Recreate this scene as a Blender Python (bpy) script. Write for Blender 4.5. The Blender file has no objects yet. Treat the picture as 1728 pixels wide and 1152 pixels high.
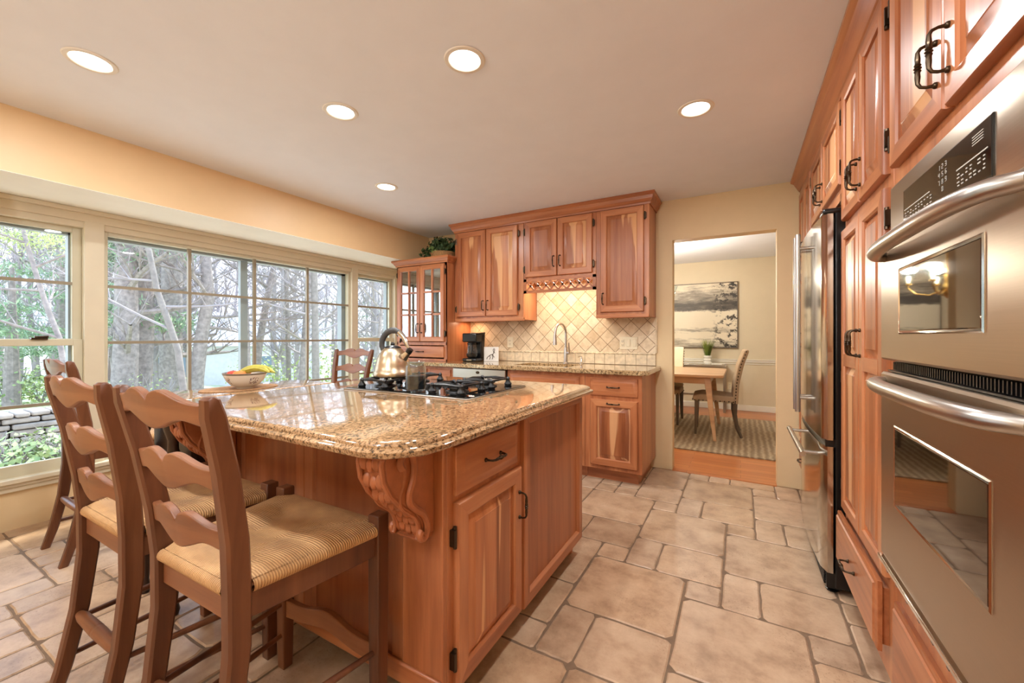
import bpy, bmesh, math, random
from math import sin, cos, pi, radians, atan2, sqrt, floor, exp
from mathutils import Vector, Matrix, Euler

random.seed(7)
S = bpy.context.scene
C = bpy.context.collection

# ------------------------------------------------------------------ camera
F_PX, YAW, CY, EYE = 682.0, 0.5147, 567.5, 1.18
cam_d = bpy.data.cameras.new('camera')
cam = bpy.data.objects.new('camera', cam_d); C.objects.link(cam)
cam.location = (0, 0, EYE)
cam.rotation_euler = (pi / 2, 0, YAW)
cam_d.sensor_width = 36.0
cam_d.lens = F_PX / 1728 * 36.0
cam_d.shift_y = (CY - 576.0) / 1728
cam_d.clip_start = 0.02; cam_d.clip_end = 300
S.camera = cam
S.view_settings.view_transform = 'Standard'
S.view_settings.look = 'None'
S.view_settings.gamma = 1.0
S.view_settings.use_curve_mapping = False
S.view_settings.exposure = 0.19

# ------------------------------------------------------------------ sky, sun, area lights
world = bpy.data.worlds.new('sky'); S.world = world
world.use_nodes = True
nt = world.node_tree; nt.nodes.clear()
wo = nt.nodes.new('ShaderNodeOutputWorld'); bg = nt.nodes.new('ShaderNodeBackground')
tc = nt.nodes.new('ShaderNodeTexCoord'); sx = nt.nodes.new('ShaderNodeSeparateXYZ'); cr = nt.nodes.new('ShaderNodeValToRGB')
nt.links.new(tc.outputs['Generated'], sx.inputs[0]); nt.links.new(sx.outputs['Z'], cr.inputs[0])
cr.color_ramp.elements[0].position = 0.0; cr.color_ramp.elements[0].color = (0.84, 0.85, 0.90, 1)
cr.color_ramp.elements[1].position = 0.6; cr.color_ramp.elements[1].color = (0.45, 0.62, 0.90, 1)
nt.links.new(cr.outputs[0], bg.inputs[0]); nt.links.new(bg.outputs[0], wo.inputs[0])
bg.inputs[1].default_value = 4.6

SUN_E, LAMP_W, DINING_W = 8.5, 12.0, 85.0
sd = bpy.data.lights.new('sun', 'SUN'); sd.energy = SUN_E; sd.angle = radians(5); sd.color = (1.0, 0.93, 0.82)
so = bpy.data.objects.new('sun', sd); C.objects.link(so)
so.rotation_euler = Vector((0.20, -0.55, -0.80)).to_track_quat('-Z', 'Y').to_euler()

# ------------------------------------------------------------------ helpers
def lin(r, g, b):
    f = lambda c: (c / 255 / 12.92) if c / 255 <= 0.04045 else ((c / 255 + 0.055) / 1.055) ** 2.4
    return (f(r), f(g), f(b), 1.0)

class MB:
    """collects faces, then links them as ONE mesh object"""
    def __init__(s):
        s.v = []; s.f = []; s.m = []; s.col = []; s.M = None
    def add(s, vs, fs, mi=0, col=None):
        o = len(s.v)
        for p in vs:
            p = Vector(p)
            if s.M is not None: p = s.M @ p
            s.v.append(p)
        for f in fs:
            s.f.append([i + o for i in f]); s.m.append(mi); s.col.append(col)
        return s
    def box(s, x0, x1, y0, y1, z0, z1, mi=0):
        if x0 > x1: x0, x1 = x1, x0
        if y0 > y1: y0, y1 = y1, y0
        if z0 > z1: z0, z1 = z1, z0
        v = [(x0, y0, z0), (x1, y0, z0), (x1, y1, z0), (x0, y1, z0), (x0, y0, z1), (x1, y0, z1), (x1, y1, z1), (x0, y1, z1)]
        f = [(0, 3, 2, 1), (4, 5, 6, 7), (0, 1, 5, 4), (1, 2, 6, 5), (2, 3, 7, 6), (3, 0, 4, 7)]
        return s.add(v, f, mi)
    def tube(s, pts, r, n=8, mi=0, caps=True, squash=1.0):
        pts = [Vector(p) for p in pts]; m = len(pts)
        rs = r if isinstance(r, (list, tuple)) else [r] * m
        vs = []; prev = None
        for i, p in enumerate(pts):
            t = (pts[min(i + 1, m - 1)] - pts[max(i - 1, 0)])
            if t.length < 1e-9: t = Vector((0, 0, 1))
            t.normalize()
            if prev is None:
                a = Vector((0, 0, 1)) if abs(t.z) < 0.9 else Vector((1, 0, 0))
                u = t.cross(a).normalized()
            else:
                u = (prev - t * prev.dot(t))
                u = u.normalized() if u.length > 1e-6 else t.orthogonal().normalized()
            prev = u; w = t.cross(u)
            for k in range(n):
                a = 2 * pi * k / n
                vs.append(p + u * cos(a) * rs[i] + w * sin(a) * rs[i] * squash)
        fs = []
        for i in range(m - 1):
            for k in range(n):
                a = i * n + k; b = i * n + (k + 1) % n
                fs.append((a, b, b + n, a + n))
        if caps:
            fs.append(tuple(range(n))[::-1]); fs.append(tuple(range((m - 1) * n, m * n)))
        return s.add(vs, fs, mi)
    def lathe(s, prof, c=(0, 0, 0), n=20, mi=0, axis='z'):
        vs = []; fs = []; m = len(prof)
        for r, z in prof:
            for k in range(n):
                a = 2 * pi * k / n
                p = (r * cos(a), r * sin(a), z)
                if axis == 'x': p = (z, r * cos(a), r * sin(a))
                if axis == 'y': p = (r * sin(a), z, r * cos(a))
                vs.append((p[0] + c[0], p[1] + c[1], p[2] + c[2]))
        for i in range(m - 1):
            for k in range(n):
                a = i * n + k; b = i * n + (k + 1) % n
                fs.append((a, b, b + n, a + n))
        if prof[0][0] > 1e-6: fs.append(tuple(range(n))[::-1])
        if prof[-1][0] > 1e-6: fs.append(tuple(range((m - 1) * n, m * n)))
        return s.add(vs, fs, mi)
    def prism(s, poly, z0, z1, frame=None, mi=0):
        """polygon (a,b) extruded from depth z0 to z1; frame maps (a,b,c)->xyz"""
        n = len(poly); fr = frame or (lambda a, b, c: (a, b, c))
        vs = [fr(a, b, z0) for a, b in poly] + [fr(a, b, z1) for a, b in poly]
        fs = [tuple(range(n))[::-1], tuple(range(n, 2 * n))]
        for i in range(n):
            j = (i + 1) % n; fs.append((i, j, j + n, i + n))
        return s.add(vs, fs, mi)
    def sphere(s, c, r, n=10, mi=0, sc=(1, 1, 1)):
        m = n // 2 + 1; vs = []; fs = []
        for i in range(m + 1):
            t = pi * i / m
            for k in range(n):
                a = 2 * pi * k / n
                vs.append((c[0] + r * sc[0] * sin(t) * cos(a), c[1] + r * sc[1] * sin(t) * sin(a), c[2] + r * sc[2] * cos(t)))
        for i in range(m):
            for k in range(n):
                a = i * n + k; b = i * n + (k + 1) % n
                fs.append((a, a + n, b + n, b))
        return s.add(vs, fs, mi)
    def obj(s, name, mats, parent=None, bevel=0, smooth=False, world=False, seg=2, sub=0):
        """world=True: vertices were given in world space and the parent is unrotated"""
        if not isinstance(mats, (list, tuple)): mats = [mats]
        me = bpy.data.meshes.new(name)
        off = Vector((0, 0, 0))
        if world and parent is not None:
            q = parent
            while q is not None:
                off = off + q.location; q = q.parent
        me.from_pydata([tuple(p - off) for p in s.v], [], s.f)
        for m in mats: me.materials.append(m)
        for p, mi in zip(me.polygons, s.m): p.material_index = mi
        if any(c is not None for c in s.col):
            at = me.color_attributes.new('tint', 'FLOAT_COLOR', 'CORNER')
            for p, c in zip(me.polygons, s.col):
                c = c or (1, 1, 1, 1)
                for li in p.loop_indices: at.data[li].color = c
        bm = bmesh.new(); bm.from_mesh(me)
        bmesh.ops.remove_doubles(bm, verts=bm.verts, dist=1e-6)
        bmesh.ops.recalc_face_normals(bm, faces=bm.faces)
        bm.to_mesh(me); bm.free()
        o = bpy.data.objects.new(name, me); C.objects.link(o)
        if parent is not None: o.parent = parent
        if bevel:
            b = o.modifiers.new('bevel', 'BEVEL'); b.width = bevel; b.segments = seg; b.limit_method = 'ANGLE'; b.angle_limit = radians(35)
        if sub:
            b = o.modifiers.new('sub', 'SUBSURF'); b.levels = sub; b.render_levels = sub
        if smooth or bevel:
            me.polygons.foreach_set('use_smooth', [True] * len(me.polygons))
            if hasattr(me, 'set_sharp_from_angle'): me.set_sharp_from_angle(angle=radians(40))
        return o

def thing(name, label, cat, loc=(0, 0, 0), rz=0.0, group=None):
    o = bpy.data.objects.new(name, None); C.objects.link(o)
    o.location = loc; o.rotation_euler = (0, 0, rz); o.empty_display_size = 0.1
    o['label'] = label; o['category'] = cat
    if group: o['group'] = group
    return o
def tag(o, label=None, cat=None, group=None, kind=None):
    if label: o['label'] = label
    if cat: o['category'] = cat
    if group: o['group'] = group
    if kind: o['kind'] = kind
    return o
def struct(o): o['kind'] = 'structure'; return o
def sempty(name, loc=(0, 0, 0)):
    o = bpy.data.objects.new(name, None); C.objects.link(o); o.location = loc; o['kind'] = 'structure'; return o
def dup(root, loc=None, rz=None, label=None, group=None):
    def cp(o, par):
        c = o.copy(); C.objects.link(c)
        if par is not None: c.parent = par
        for ch in o.children: cp(ch, c)
        return c
    r = cp(root, None)
    if loc is not None: r.location = loc
    if rz is not None: r.rotation_euler = (0, 0, rz)
    if label: r['label'] = label
    if group: r['group'] = group
    return r

# ------------------------------------------------------------------ materials
def mat(name):
    m = bpy.data.materials.new(name); m.use_nodes = True
    t = m.node_tree; p = t.nodes['Principled BSDF']
    return m, t, p
def N(t, kind, **kw):
    n = t.nodes.new(kind)
    for k, v in kw.items():
        if k == 'inp':
            for a, b in v.items(): n.inputs[a].default_value = b
        else: setattr(n, k, v)
    return n
def ramp(t, stops):
    n = t.nodes.new('ShaderNodeValToRGB'); e = n.color_ramp.elements
    while len(e) < len(stops): e.new(0.5)
    for el, (p, c) in zip(e, stops): el.position = p; el.color = c
    return n
def mixc(t, fac, a, b, mode='MIX'):
    n = t.nodes.new('ShaderNodeMix'); n.data_type = 'RGBA'; n.blend_type = mode
    for sock, v in ((n.inputs[0], fac), (n.inputs[6], a), (n.inputs[7], b)):
        if isinstance(v, bpy.types.NodeSocket): t.links.new(v, sock)
        else: sock.default_value = v
    return n.outputs[2]
def coords(t, scale=(1, 1, 1), rot=(0, 0, 0), world=False):
    if world:
        g = t.nodes.new('ShaderNodeNewGeometry'); src = g.outputs['Position']
    else:
        g = t.nodes.new('ShaderNodeTexCoord'); src = g.outputs['Object']
    mp = N(t, 'ShaderNodeMapping', inp={'Scale': scale, 'Rotation': rot}); t.links.new(src, mp.inputs[0])
    return mp.outputs[0]
def noise(t, vec, scale=5, detail=4, rough=0.55, dist=0.0):
    n = N(t, 'ShaderNodeTexNoise', inp={'Scale': scale, 'Detail': detail, 'Roughness': rough, 'Distortion': dist})
    t.links.new(vec, n.inputs['Vector']); return n
def bump(t, p, h, strength=0.2, dist=0.01):
    b = N(t, 'ShaderNodeBump', inp={'Strength': strength, 'Distance': dist}); t.links.new(h, b.inputs['Height'])
    t.links.new(b.outputs[0], p.inputs['Normal'])
def plain(name, rgb, rough=0.5, metal=0.0, var=0.06, vs=6.0, bmp=0.0, spec=0.5, coat=0.0, bs=60):
    m, t, p = mat(name)
    c = lin(*rgb); v = coords(t)
    n = noise(t, v, vs, 3)
    lo = tuple(x * (1 - var) for x in c[:3]) + (1,); hi = tuple(min(1, x * (1 + var)) for x in c[:3]) + (1,)
    r = ramp(t, [(0.3, lo), (0.7, hi)]); t.links.new(n.outputs[0], r.inputs[0]); t.links.new(r.outputs[0], p.inputs['Base Color'])
    p.inputs['Roughness'].default_value = rough; p.inputs['Metallic'].default_value = metal
    p.inputs['Specular IOR Level'].default_value = spec; p.inputs['Coat Weight'].default_value = coat
    if bmp:
        n2 = noise(t, v, bs, 4); bump(t, p, n2.outputs[0], bmp, 0.003)
    return m
def wood(name, dark, mid, light, axis='z', rough=0.33, planks=0.0, streak=0.0, coat=0.15, pw=11.0):
    m, t, p = mat(name)
    g = t.nodes.new('ShaderNodeTexCoord')
    sc = {'z': (26, 26, 1.6), 'x': (1.6, 26, 26), 'y': (26, 1.6, 26)}[axis]
    mp = N(t, 'ShaderNodeMapping', inp={'Scale': sc}); t.links.new(g.outputs['Object'], mp.inputs[0])
    n1 = noise(t, mp.outputs[0], 1.0, 5, 0.6, 0.4)
    mp2 = N(t, 'ShaderNodeMapping', inp={'Scale': tuple(q * 0.28 for q in sc)}); t.links.new(g.outputs['Object'], mp2.inputs[0])
    n2 = noise(t, mp2.outputs[0], 1.0, 2, 0.5, 0.8)
    mx = N(t, 'ShaderNodeMath', operation='MULTIPLY_ADD', inp={1: 0.45, 2: 0.0}); t.links.new(n1.outputs[0], mx.inputs[0])
    m2 = N(t, 'ShaderNodeMath', operation='MULTIPLY_ADD', inp={1: 0.55}); t.links.new(n2.outputs[0], m2.inputs[0]); t.links.new(mx.outputs[0], m2.inputs[2])
    r = ramp(t, [(0.34, lin(*dark)), (0.5, lin(*mid)), (0.68, lin(*light))]); t.links.new(m2.outputs[0], r.inputs[0])
    col = r.outputs[0]
    if planks:
        s = t.nodes.new('ShaderNodeSeparateXYZ'); t.links.new(g.outputs['Object'], s.inputs[0])
        a = N(t, 'ShaderNodeMath', operation='ADD'); t.links.new(s.outputs[0], a.inputs[0]); t.links.new(s.outputs[1], a.inputs[1])
        b = N(t, 'ShaderNodeMath', operation='MULTIPLY', inp={1: pw}); t.links.new(a.outputs[0], b.inputs[0])
        w = noise(t, g.outputs['Object'], 1.3, 1, 0.4)
        fl = N(t, 'ShaderNodeMath', operation='FLOOR'); t.links.new(b.outputs[0], fl.inputs[0])
        wn = N(t, 'ShaderNodeTexWhiteNoise', noise_dimensions='1D'); t.links.new(fl.outputs[0], wn.inputs['W'])
        rr = ramp(t, [(0.0, (0.72, 0.66, 0.62, 1)), (0.55, (1, 1, 1, 1)), (1.0, (1.2, 1.24, 1.25, 1))]); t.links.new(wn.outputs[0], rr.inputs[0])
        col = mixc(t, planks, col, rr.outputs[0], 'MULTIPLY')
        if streak:
            mp3 = N(t, 'ShaderNodeMapping', inp={'Scale': (9, 9, 0.5)}); t.links.new(g.outputs['Object'], mp3.inputs[0])
            n3 = noise(t, mp3.outputs[0], 1.0, 2, 0.5, 0.6)
            r3 = ramp(t, [(0.575, (0, 0, 0, 1)), (0.60, (1, 1, 1, 1))]); t.links.new(n3.outputs[0], r3.inputs[0])
            f = N(t, 'ShaderNodeMath', operation='MULTIPLY', inp={1: streak}); t.links.new(r3.outputs[0], f.inputs[0])
            col = mixc(t, f.outputs[0], col, lin(226, 172, 122))
    t.links.new(col, p.inputs['Base Color'])
    p.inputs['Roughness'].default_value = rough; p.inputs['Coat Weight'].default_value = coat; p.inputs['Coat Roughness'].default_value = 0.25
    bump(t, p, n1.outputs[0], 0.04, 0.002)
    return m
CH = ((138, 77, 45), (176, 107, 66), (201, 136, 90))
M = {}
M['wood'] = wood('cherry_vertical', *CH, 'z')
M['wood_x'] = wood('cherry_horizontal', *CH, 'x')
M['wood_y'] = wood('cherry_horizontal_side', *CH, 'y')
M['panel'] = wood('cherry_panel', *CH, 'z', planks=0.9, streak=0.75)
M['panel_b'] = wood('cherry_board_panel', (134, 72, 42), (164, 96, 58), (182, 114, 72), 'z', planks=0.5, pw=7.0)
M['chair'] = wood('walnut_stained', (70, 37, 20), (101, 57, 32), (125, 77, 47), 'z', rough=0.42, coat=0.08)
M['chair_x'] = wood('walnut_stained_rail', (102, 58, 33), (134, 82, 50), (156, 104, 68), 'x', rough=0.40, coat=0.1)
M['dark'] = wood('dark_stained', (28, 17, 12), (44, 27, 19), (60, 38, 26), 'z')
M['ash'] = wood('pale_oak', (170, 128, 92), (196, 152, 112), (214, 172, 132), 'x')
M['greyleg'] = wood('weathered_leg', (62, 50, 40), (88, 72, 58), (110, 92, 74), 'z')
M['carve'] = plain('carved_cherry', (168, 100, 62), 0.4, var=0.12, vs=30)
M['wall'] = plain('tan_paint', (226, 200, 156), 0.6, var=0.02, bmp=0.05, bs=120)
M['wall_l'] = plain('ochre_paint', (226, 192, 146), 0.45, var=0.02, bmp=0.05, bs=120)
M['wall_d'] = plain('cream_paint', (216, 202, 174), 0.6, var=0.02)
M['ceil'] = plain('ceiling_paint', (236, 240, 248), 0.7, var=0.015)
M['bayceil'] = plain('bay_ceiling_paint', (246, 243, 232), 0.6, var=0.02)
M['trim'] = plain('cream_trim', (218, 206, 180), 0.4, var=0.03)
M['white'] = plain('white_paint', (232, 226, 214), 0.4, var=0.02)
M['black'] = plain('black_plastic', (18, 17, 17), 0.3)
M['blackglass'] = plain('black_glass', (14, 13, 13), 0.05, spec=0.7)
M['iron'] = plain('cast_iron', (22, 21, 21), 0.35)
M['bronze'] = plain('aged_bronze', (74, 60, 46), 0.32, metal=0.9)
M['plate'] = plain('ivory_plate', (232, 220, 190), 0.4)
M['chrome'] = plain('chrome', (210, 205, 198), 0.12, metal=1.0, var=0.02)
M['rubber'] = plain('grey_rubber', (66, 66, 66), 0.5)
M['taupe'] = plain('taupe_linen', (168, 142, 114), 0.85, var=0.08, vs=80, bmp=0.15, bs=400)
M['cream'] = plain('cream_linen', (226, 206, 176), 0.85, var=0.04)
M['ceramic'] = plain('white_ceramic', (236, 230, 220), 0.25)
M['basket'] = plain('wicker', (190, 146, 98), 0.7, var=0.3, vs=90, bmp=0.4)
def steel(name, rgb, rough, axis, aniso=0.5):
    m, t, p = mat(name)
    sc = {'y': (200, 2, 400), 'z': (300, 300, 1), 'n': (60, 60, 60), 'x': (2, 200, 400)}[axis]
    n = noise(t, coords(t, sc), 1.0, 3)
    c = lin(*rgb)
    r = ramp(t, [(0.3, tuple(x * 0.93 for x in c[:3]) + (1,)), (0.7, c)]); t.links.new(n.outputs[0], r.inputs[0]); t.links.new(r.outputs[0], p.inputs['Base Color'])
    mr = N(t, 'ShaderNodeMapRange', inp={'To Min': rough * 0.85, 'To Max': rough * 1.2}); t.links.new(n.outputs[0], mr.inputs[0]); t.links.new(mr.outputs[0], p.inputs['Roughness'])
    p.inputs['Metallic'].default_value = 1.0
    return m
M['steel'] = steel('brushed_steel', (182, 166, 146), 0.3, 'y')
M['steel_v'] = steel('brushed_steel_door', (200, 194, 184), 0.13, 'z')
M['steel_h'] = plain('satin_steel', (190, 184, 176), 0.3, metal=1.0, var=.01)
M['kettle'] = steel('kettle_steel', (206, 188, 160), 0.3, 'n')
# travertine floor tiles
def tilemat():
    m, t, p = mat('stone_tile')
    a = N(t, 'ShaderNodeAttribute', attribute_name='tint')
    v = coords(t, world=True)
    n = noise(t, v, 7, 6, 0.65); r = ramp(t, [(0.3, lin(158, 130, 104)), (0.5, lin(192, 164, 136)), (0.72, lin(212, 188, 160))]); t.links.new(n.outputs[0], r.inputs[0])
    c = mixc(t, 1.0, r.outputs[0], a.outputs['Color'], 'MULTIPLY')
    n2 = noise(t, v, 120, 3, 0.6); r2 = ramp(t, [(0.33, (0.62, 0.55, 0.48, 1)), (0.42, (1, 1, 1, 1))]); t.links.new(n2.outputs[0], r2.inputs[0])
    n3 = noise(t, v, 3.1, 2); r3 = ramp(t, [(0.45, (0, 0, 0, 1)), (0.6, (0.8, 0.8, 0.8, 1))]); t.links.new(n3.outputs[0], r3.inputs[0])
    c = mixc(t, r3.outputs[0], c, mixc(t, 1.0, c, r2.outputs[0], 'MULTIPLY'))
    t.links.new(c, p.inputs['Base Color'])
    mr = N(t, 'ShaderNodeMapRange', inp={'To Min': 0.25, 'To Max': 0.48}); t.links.new(n.outputs[0], mr.inputs[0]); t.links.new(mr.outputs[0], p.inputs['Roughness'])
    bump(t, p, n2.outputs[0], 0.12, 0.002)
    return m
M['tile'] = tilemat()
M['grout'] = plain('grout', (124, 100, 78), 0.8, var=0.15, vs=40)
def granite(name, base, dark, lightc, sc=1.0, axisdir=(70, 26, 70)):
    m, t, p = mat(name)
    v = coords(t, tuple(a * sc for a in axisdir), rot=(0, 0, 0.5))
    n = noise(t, v, 1.0, 5, 0.68, 0.6)
    r = ramp(t, [(0.34, lin(*dark)), (0.42, lin(*[int(a * 0.62) for a in base])), (0.5, lin(*base)), (0.66, lin(*lightc))]); t.links.new(n.outputs[0], r.inputs[0])
    v2 = coords(t, (2.2, 1.3, 2), rot=(0, 0, 0.7)); n2 = noise(t, v2, 1.3, 3, 0.5, 0.5)
    r2 = ramp(t, [(0.35, (0.78, 0.70, 0.62, 1)), (0.65, (1.08, 1.04, 1.0, 1))]); t.links.new(n2.outputs[0], r2.inputs[0])
    c = mixc(t, 1.0, r.outputs[0], r2.outputs[0], 'MULTIPLY')
    t.links.new(c, p.inputs['Base Color'])
    p.inputs['Roughness'].default_value = 0.07; p.inputs['Specular IOR Level'].default_value = 0.6
    p.inputs['Coat Weight'].default_value = 0.6; p.inputs['Coat Roughness'].default_value = 0.03
    return m
M['granite'] = granite('golden_granite', (178, 142, 104), (40, 34, 31), (208, 176, 138), 2.1, (60, 38, 60))
M['granite2'] = granite('green_gold_granite', (186, 158, 118), (50, 46, 40), (214, 192, 150), 1.2, (60, 60, 60))
def glassmat(name, tint=(0.97, 0.99, 0.98, 1), refl=0.06, rough=0.0):
    m, t, p = mat(name); out = t.nodes['Material Output']; t.nodes.remove(p)
    tr = N(t, 'ShaderNodeBsdfTransparent', inp={'Color': tint}); gl = N(t, 'ShaderNodeBsdfGlossy', inp={'Color': (1, 1, 1, 1), 'Roughness': rough})
    lw = N(t, 'ShaderNodeLayerWeight', inp={'Blend': 0.5}); mx = t.nodes.new('ShaderNodeMixShader')
    pw = N(t, 'ShaderNodeMath', operation='POWER', inp={1: 4.0}); t.links.new(lw.outputs['Facing'], pw.inputs[0])
    ad = N(t, 'ShaderNodeMath', operation='MULTIPLY_ADD', inp={1: 0.55, 2: refl}); t.links.new(pw.outputs[0], ad.inputs[0])
    t.links.new(ad.outputs[0], mx.inputs[0]); t.links.new(tr.outputs[0], mx.inputs[1]); t.links.new(gl.outputs[0], mx.inputs[2]); t.links.new(mx.outputs[0], out.inputs[0])
    return m
M['glass'] = glassmat('window_glass', refl=0.012)
M['glass2'] = glassmat('jar_glass', (0.86, 0.90, 0.90, 1), 0.06)
M['cabglass'] = glassmat('cabinet_glass', (0.85, 0.88, 0.86, 1), 0.28)
M['ovenglass'] = plain('oven_glass', (20, 16, 13), 0.03, spec=1.0, coat=0.6)
def emis(name, rgb, s):
    m, t, p = mat(name); p.inputs['Base Color'].default_value = (1, 1, 1, 1)
    p.inputs['Emission Color'].default_value = lin(*rgb); p.inputs['Emission Strength'].default_value = s
    return m
M['lens'] = emis('lamp_lens', (255, 246, 232), 6.0)
M['bulb'] = emis('bulb', (255, 226, 180), 12.0)
# diagonal backsplash
def splash():
    m, t, p = mat('diamond_travertine')
    g = t.nodes.new('ShaderNodeTexCoord')
    mp = N(t, 'ShaderNodeMapping', inp={'Rotation': (0, radians(45), 0), 'Scale': (1, 0, 1)}); t.links.new(g.outputs['Object'], mp.inputs[0])
    s = t.nodes.new('ShaderNodeSeparateXYZ'); t.links.new(mp.outputs[0], s.inputs[0])
    def cell(o):
        a = N(t, 'ShaderNodeMath', operation='DIVIDE', inp={1: 0.104}); t.links.new(o, a.inputs[0])
        fl = N(t, 'ShaderNodeMath', operation='FLOOR'); t.links.new(a.outputs[0], fl.inputs[0])
        fr = N(t, 'ShaderNodeMath', operation='FRACT'); t.links.new(a.outputs[0], fr.inputs[0])
        b = N(t, 'ShaderNodeMath', operation='SUBTRACT', inp={1: 0.5}); t.links.new(fr.outputs[0], b.inputs[0])
        c = N(t, 'ShaderNodeMath', operation='ABSOLUTE'); t.links.new(b.outputs[0], c.inputs[0])
        return fl.outputs[0], c.outputs[0]
    fx, ax = cell(s.outputs[0]); fz, az = cell(s.outputs[2])
    mxm = N(t, 'ShaderNodeMath', operation='MAXIMUM'); t.links.new(ax, mxm.inputs[0]); t.links.new(az, mxm.inputs[1])
    cb = t.nodes.new('ShaderNodeCombineXYZ'); t.links.new(fx, cb.inputs[0]); t.links.new(fz, cb.inputs[1])
    wn = t.nodes.new('ShaderNodeTexWhiteNoise'); t.links.new(cb.outputs[0], wn.inputs[0])
    tr = ramp(t, [(0.0, lin(206, 182, 148)), (0.5, lin(222, 200, 166)), (1.0, lin(232, 214, 184))]); t.links.new(wn.outputs[0], tr.inputs[0])
    n = noise(t, g.outputs['Object'], 22, 5, 0.65); nr = ramp(t, [(0.32, (0.78, 0.72, 0.64, 1)), (0.55, (1, 1, 1, 1))]); t.links.new(n.outputs[0], nr.inputs[0])
    c = mixc(t, 0.8, tr.outputs[0], nr.outputs[0], 'MULTIPLY')
    gr = ramp(t, [(0.474, (0, 0, 0, 1)), (0.486, (1, 1, 1, 1))]); t.links.new(mxm.outputs[0], gr.inputs[0])
    c = mixc(t, gr.outputs[0], c, lin(134, 106, 76)); t.links.new(c, p.inputs['Base Color'])
    iv = N(t, 'ShaderNodeMath', operation='SUBTRACT', inp={0: 1.0}); t.links.new(gr.outputs[0], iv.inputs[1])
    bump(t, p, iv.outputs[0], 0.5, 0.003); p.inputs['Roughness'].default_value = 0.45
    return m
M['splash'] = splash()
M['travertine'] = plain('travertine', (222, 202, 168), 0.45, var=0.16, vs=24, bmp=0.1)
M['splashgrout'] = plain('splash_grout', (150, 122, 90), 0.8)
# rush seat: fine parallel cords
def rush(name, axis):
    m, t, p = mat(name); g = t.nodes.new('ShaderNodeTexCoord')
    w = N(t, 'ShaderNodeTexWave', wave_type='BANDS', bands_direction=axis, inp={'Scale': 50.0, 'Distortion': 0.9, 'Detail': 2.0, 'Detail Scale': 1.5})
    t.links.new(g.outputs['Object'], w.inputs[0])
    n = noise(t, g.outputs['Object'], 14, 4)
    r = ramp(t, [(0.0, lin(176, 128, 82)), (0.5, lin(206, 160, 108)), (1.0, lin(222, 180, 128))]); t.links.new(w.outputs['Fac'], r.inputs[0])
    nr = ramp(t, [(0.35, (0.78, 0.74, 0.70, 1)), (0.65, (1.04, 1.03, 1.0, 1))]); t.links.new(n.outputs[0], nr.inputs[0])
    t.links.new(mixc(t, 0.9, r.outputs[0], nr.outputs[0], 'MULTIPLY'), p.inputs['Base Color'])
    p.inputs['Roughness'].default_value = 0.6; bump(t, p, w.outputs['Fac'], 0.5, 0.004)
    return m
M['rush_x'] = rush('rush_cord_lengthwise', 'X')
M['rush_y'] = rush('rush_cord_crosswise', 'Y')
def planks_floor():
    m, t, p = mat('oak_floor'); v = coords(t, (1, 1, 1))
    b = N(t, 'ShaderNodeTexBrick', inp={'Scale': 1.0, 'Mortar Size': 0.0012, 'Brick Width': 1.1, 'Row Height': 0.082, 'Color1': lin(206, 132, 78), 'Color2': lin(184, 108, 60), 'Mortar': lin(120, 66, 36)})
    b.offset = 0.37; t.links.new(v, b.inputs['Vector'])
    n = noise(t, coords(t, (2, 40, 2)), 1.0, 4); r = ramp(t, [(0.3, (0.8, 0.76, 0.72, 1)), (0.7, (1.06, 1.05, 1.02, 1))]); t.links.new(n.outputs[0], r.inputs[0])
    t.links.new(mixc(t, 1.0, b.outputs[0], r.outputs[0], 'MULTIPLY'), p.inputs['Base Color']); p.inputs['Roughness'].default_value = 0.28
    return m
M['oak'] = planks_floor()
def rugmat():
    m, t, p = mat('braided_jute'); v = coords(t)
    w = N(t, 'ShaderNodeTexWave', wave_type='BANDS', bands_direction='X', inp={'Scale': 5.2, 'Distortion': 2.2, 'Detail': 2.0, 'Detail Scale': 2.0}); t.links.new(v, w.inputs[0])
    w2 = N(t, 'ShaderNodeTexWave', wave_type='BANDS', bands_direction='Y', inp={'Scale': 9.0, 'Distortion': 3.0, 'Detail': 2.0}); t.links.new(v, w2.inputs[0])
    mu = N(t, 'ShaderNodeMath', operation='MULTIPLY'); t.links.new(w.outputs['Fac'], mu.inputs[0]); t.links.new(w2.outputs['Fac'], mu.inputs[1])
    ad = N(t, 'ShaderNodeMath', operation='MULTIPLY_ADD', inp={1: 0.5}); t.links.new(w.outputs['Fac'], ad.inputs[0]); t.links.new(mu.outputs[0], ad.inputs[2])
    r = ramp(t, [(0.0, lin(146, 124, 98)), (0.7, lin(168, 146, 118)), (1.0, lin(198, 178, 148))]); t.links.new(ad.outputs[0], r.inputs[0]); t.links.new(r.outputs[0], p.inputs['Base Color'])
    p.inputs['Roughness'].default_value = 0.9; bump(t, p, ad.outputs[0], 0.8, 0.01)
    return m
M['rug'] = rugmat()
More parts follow.
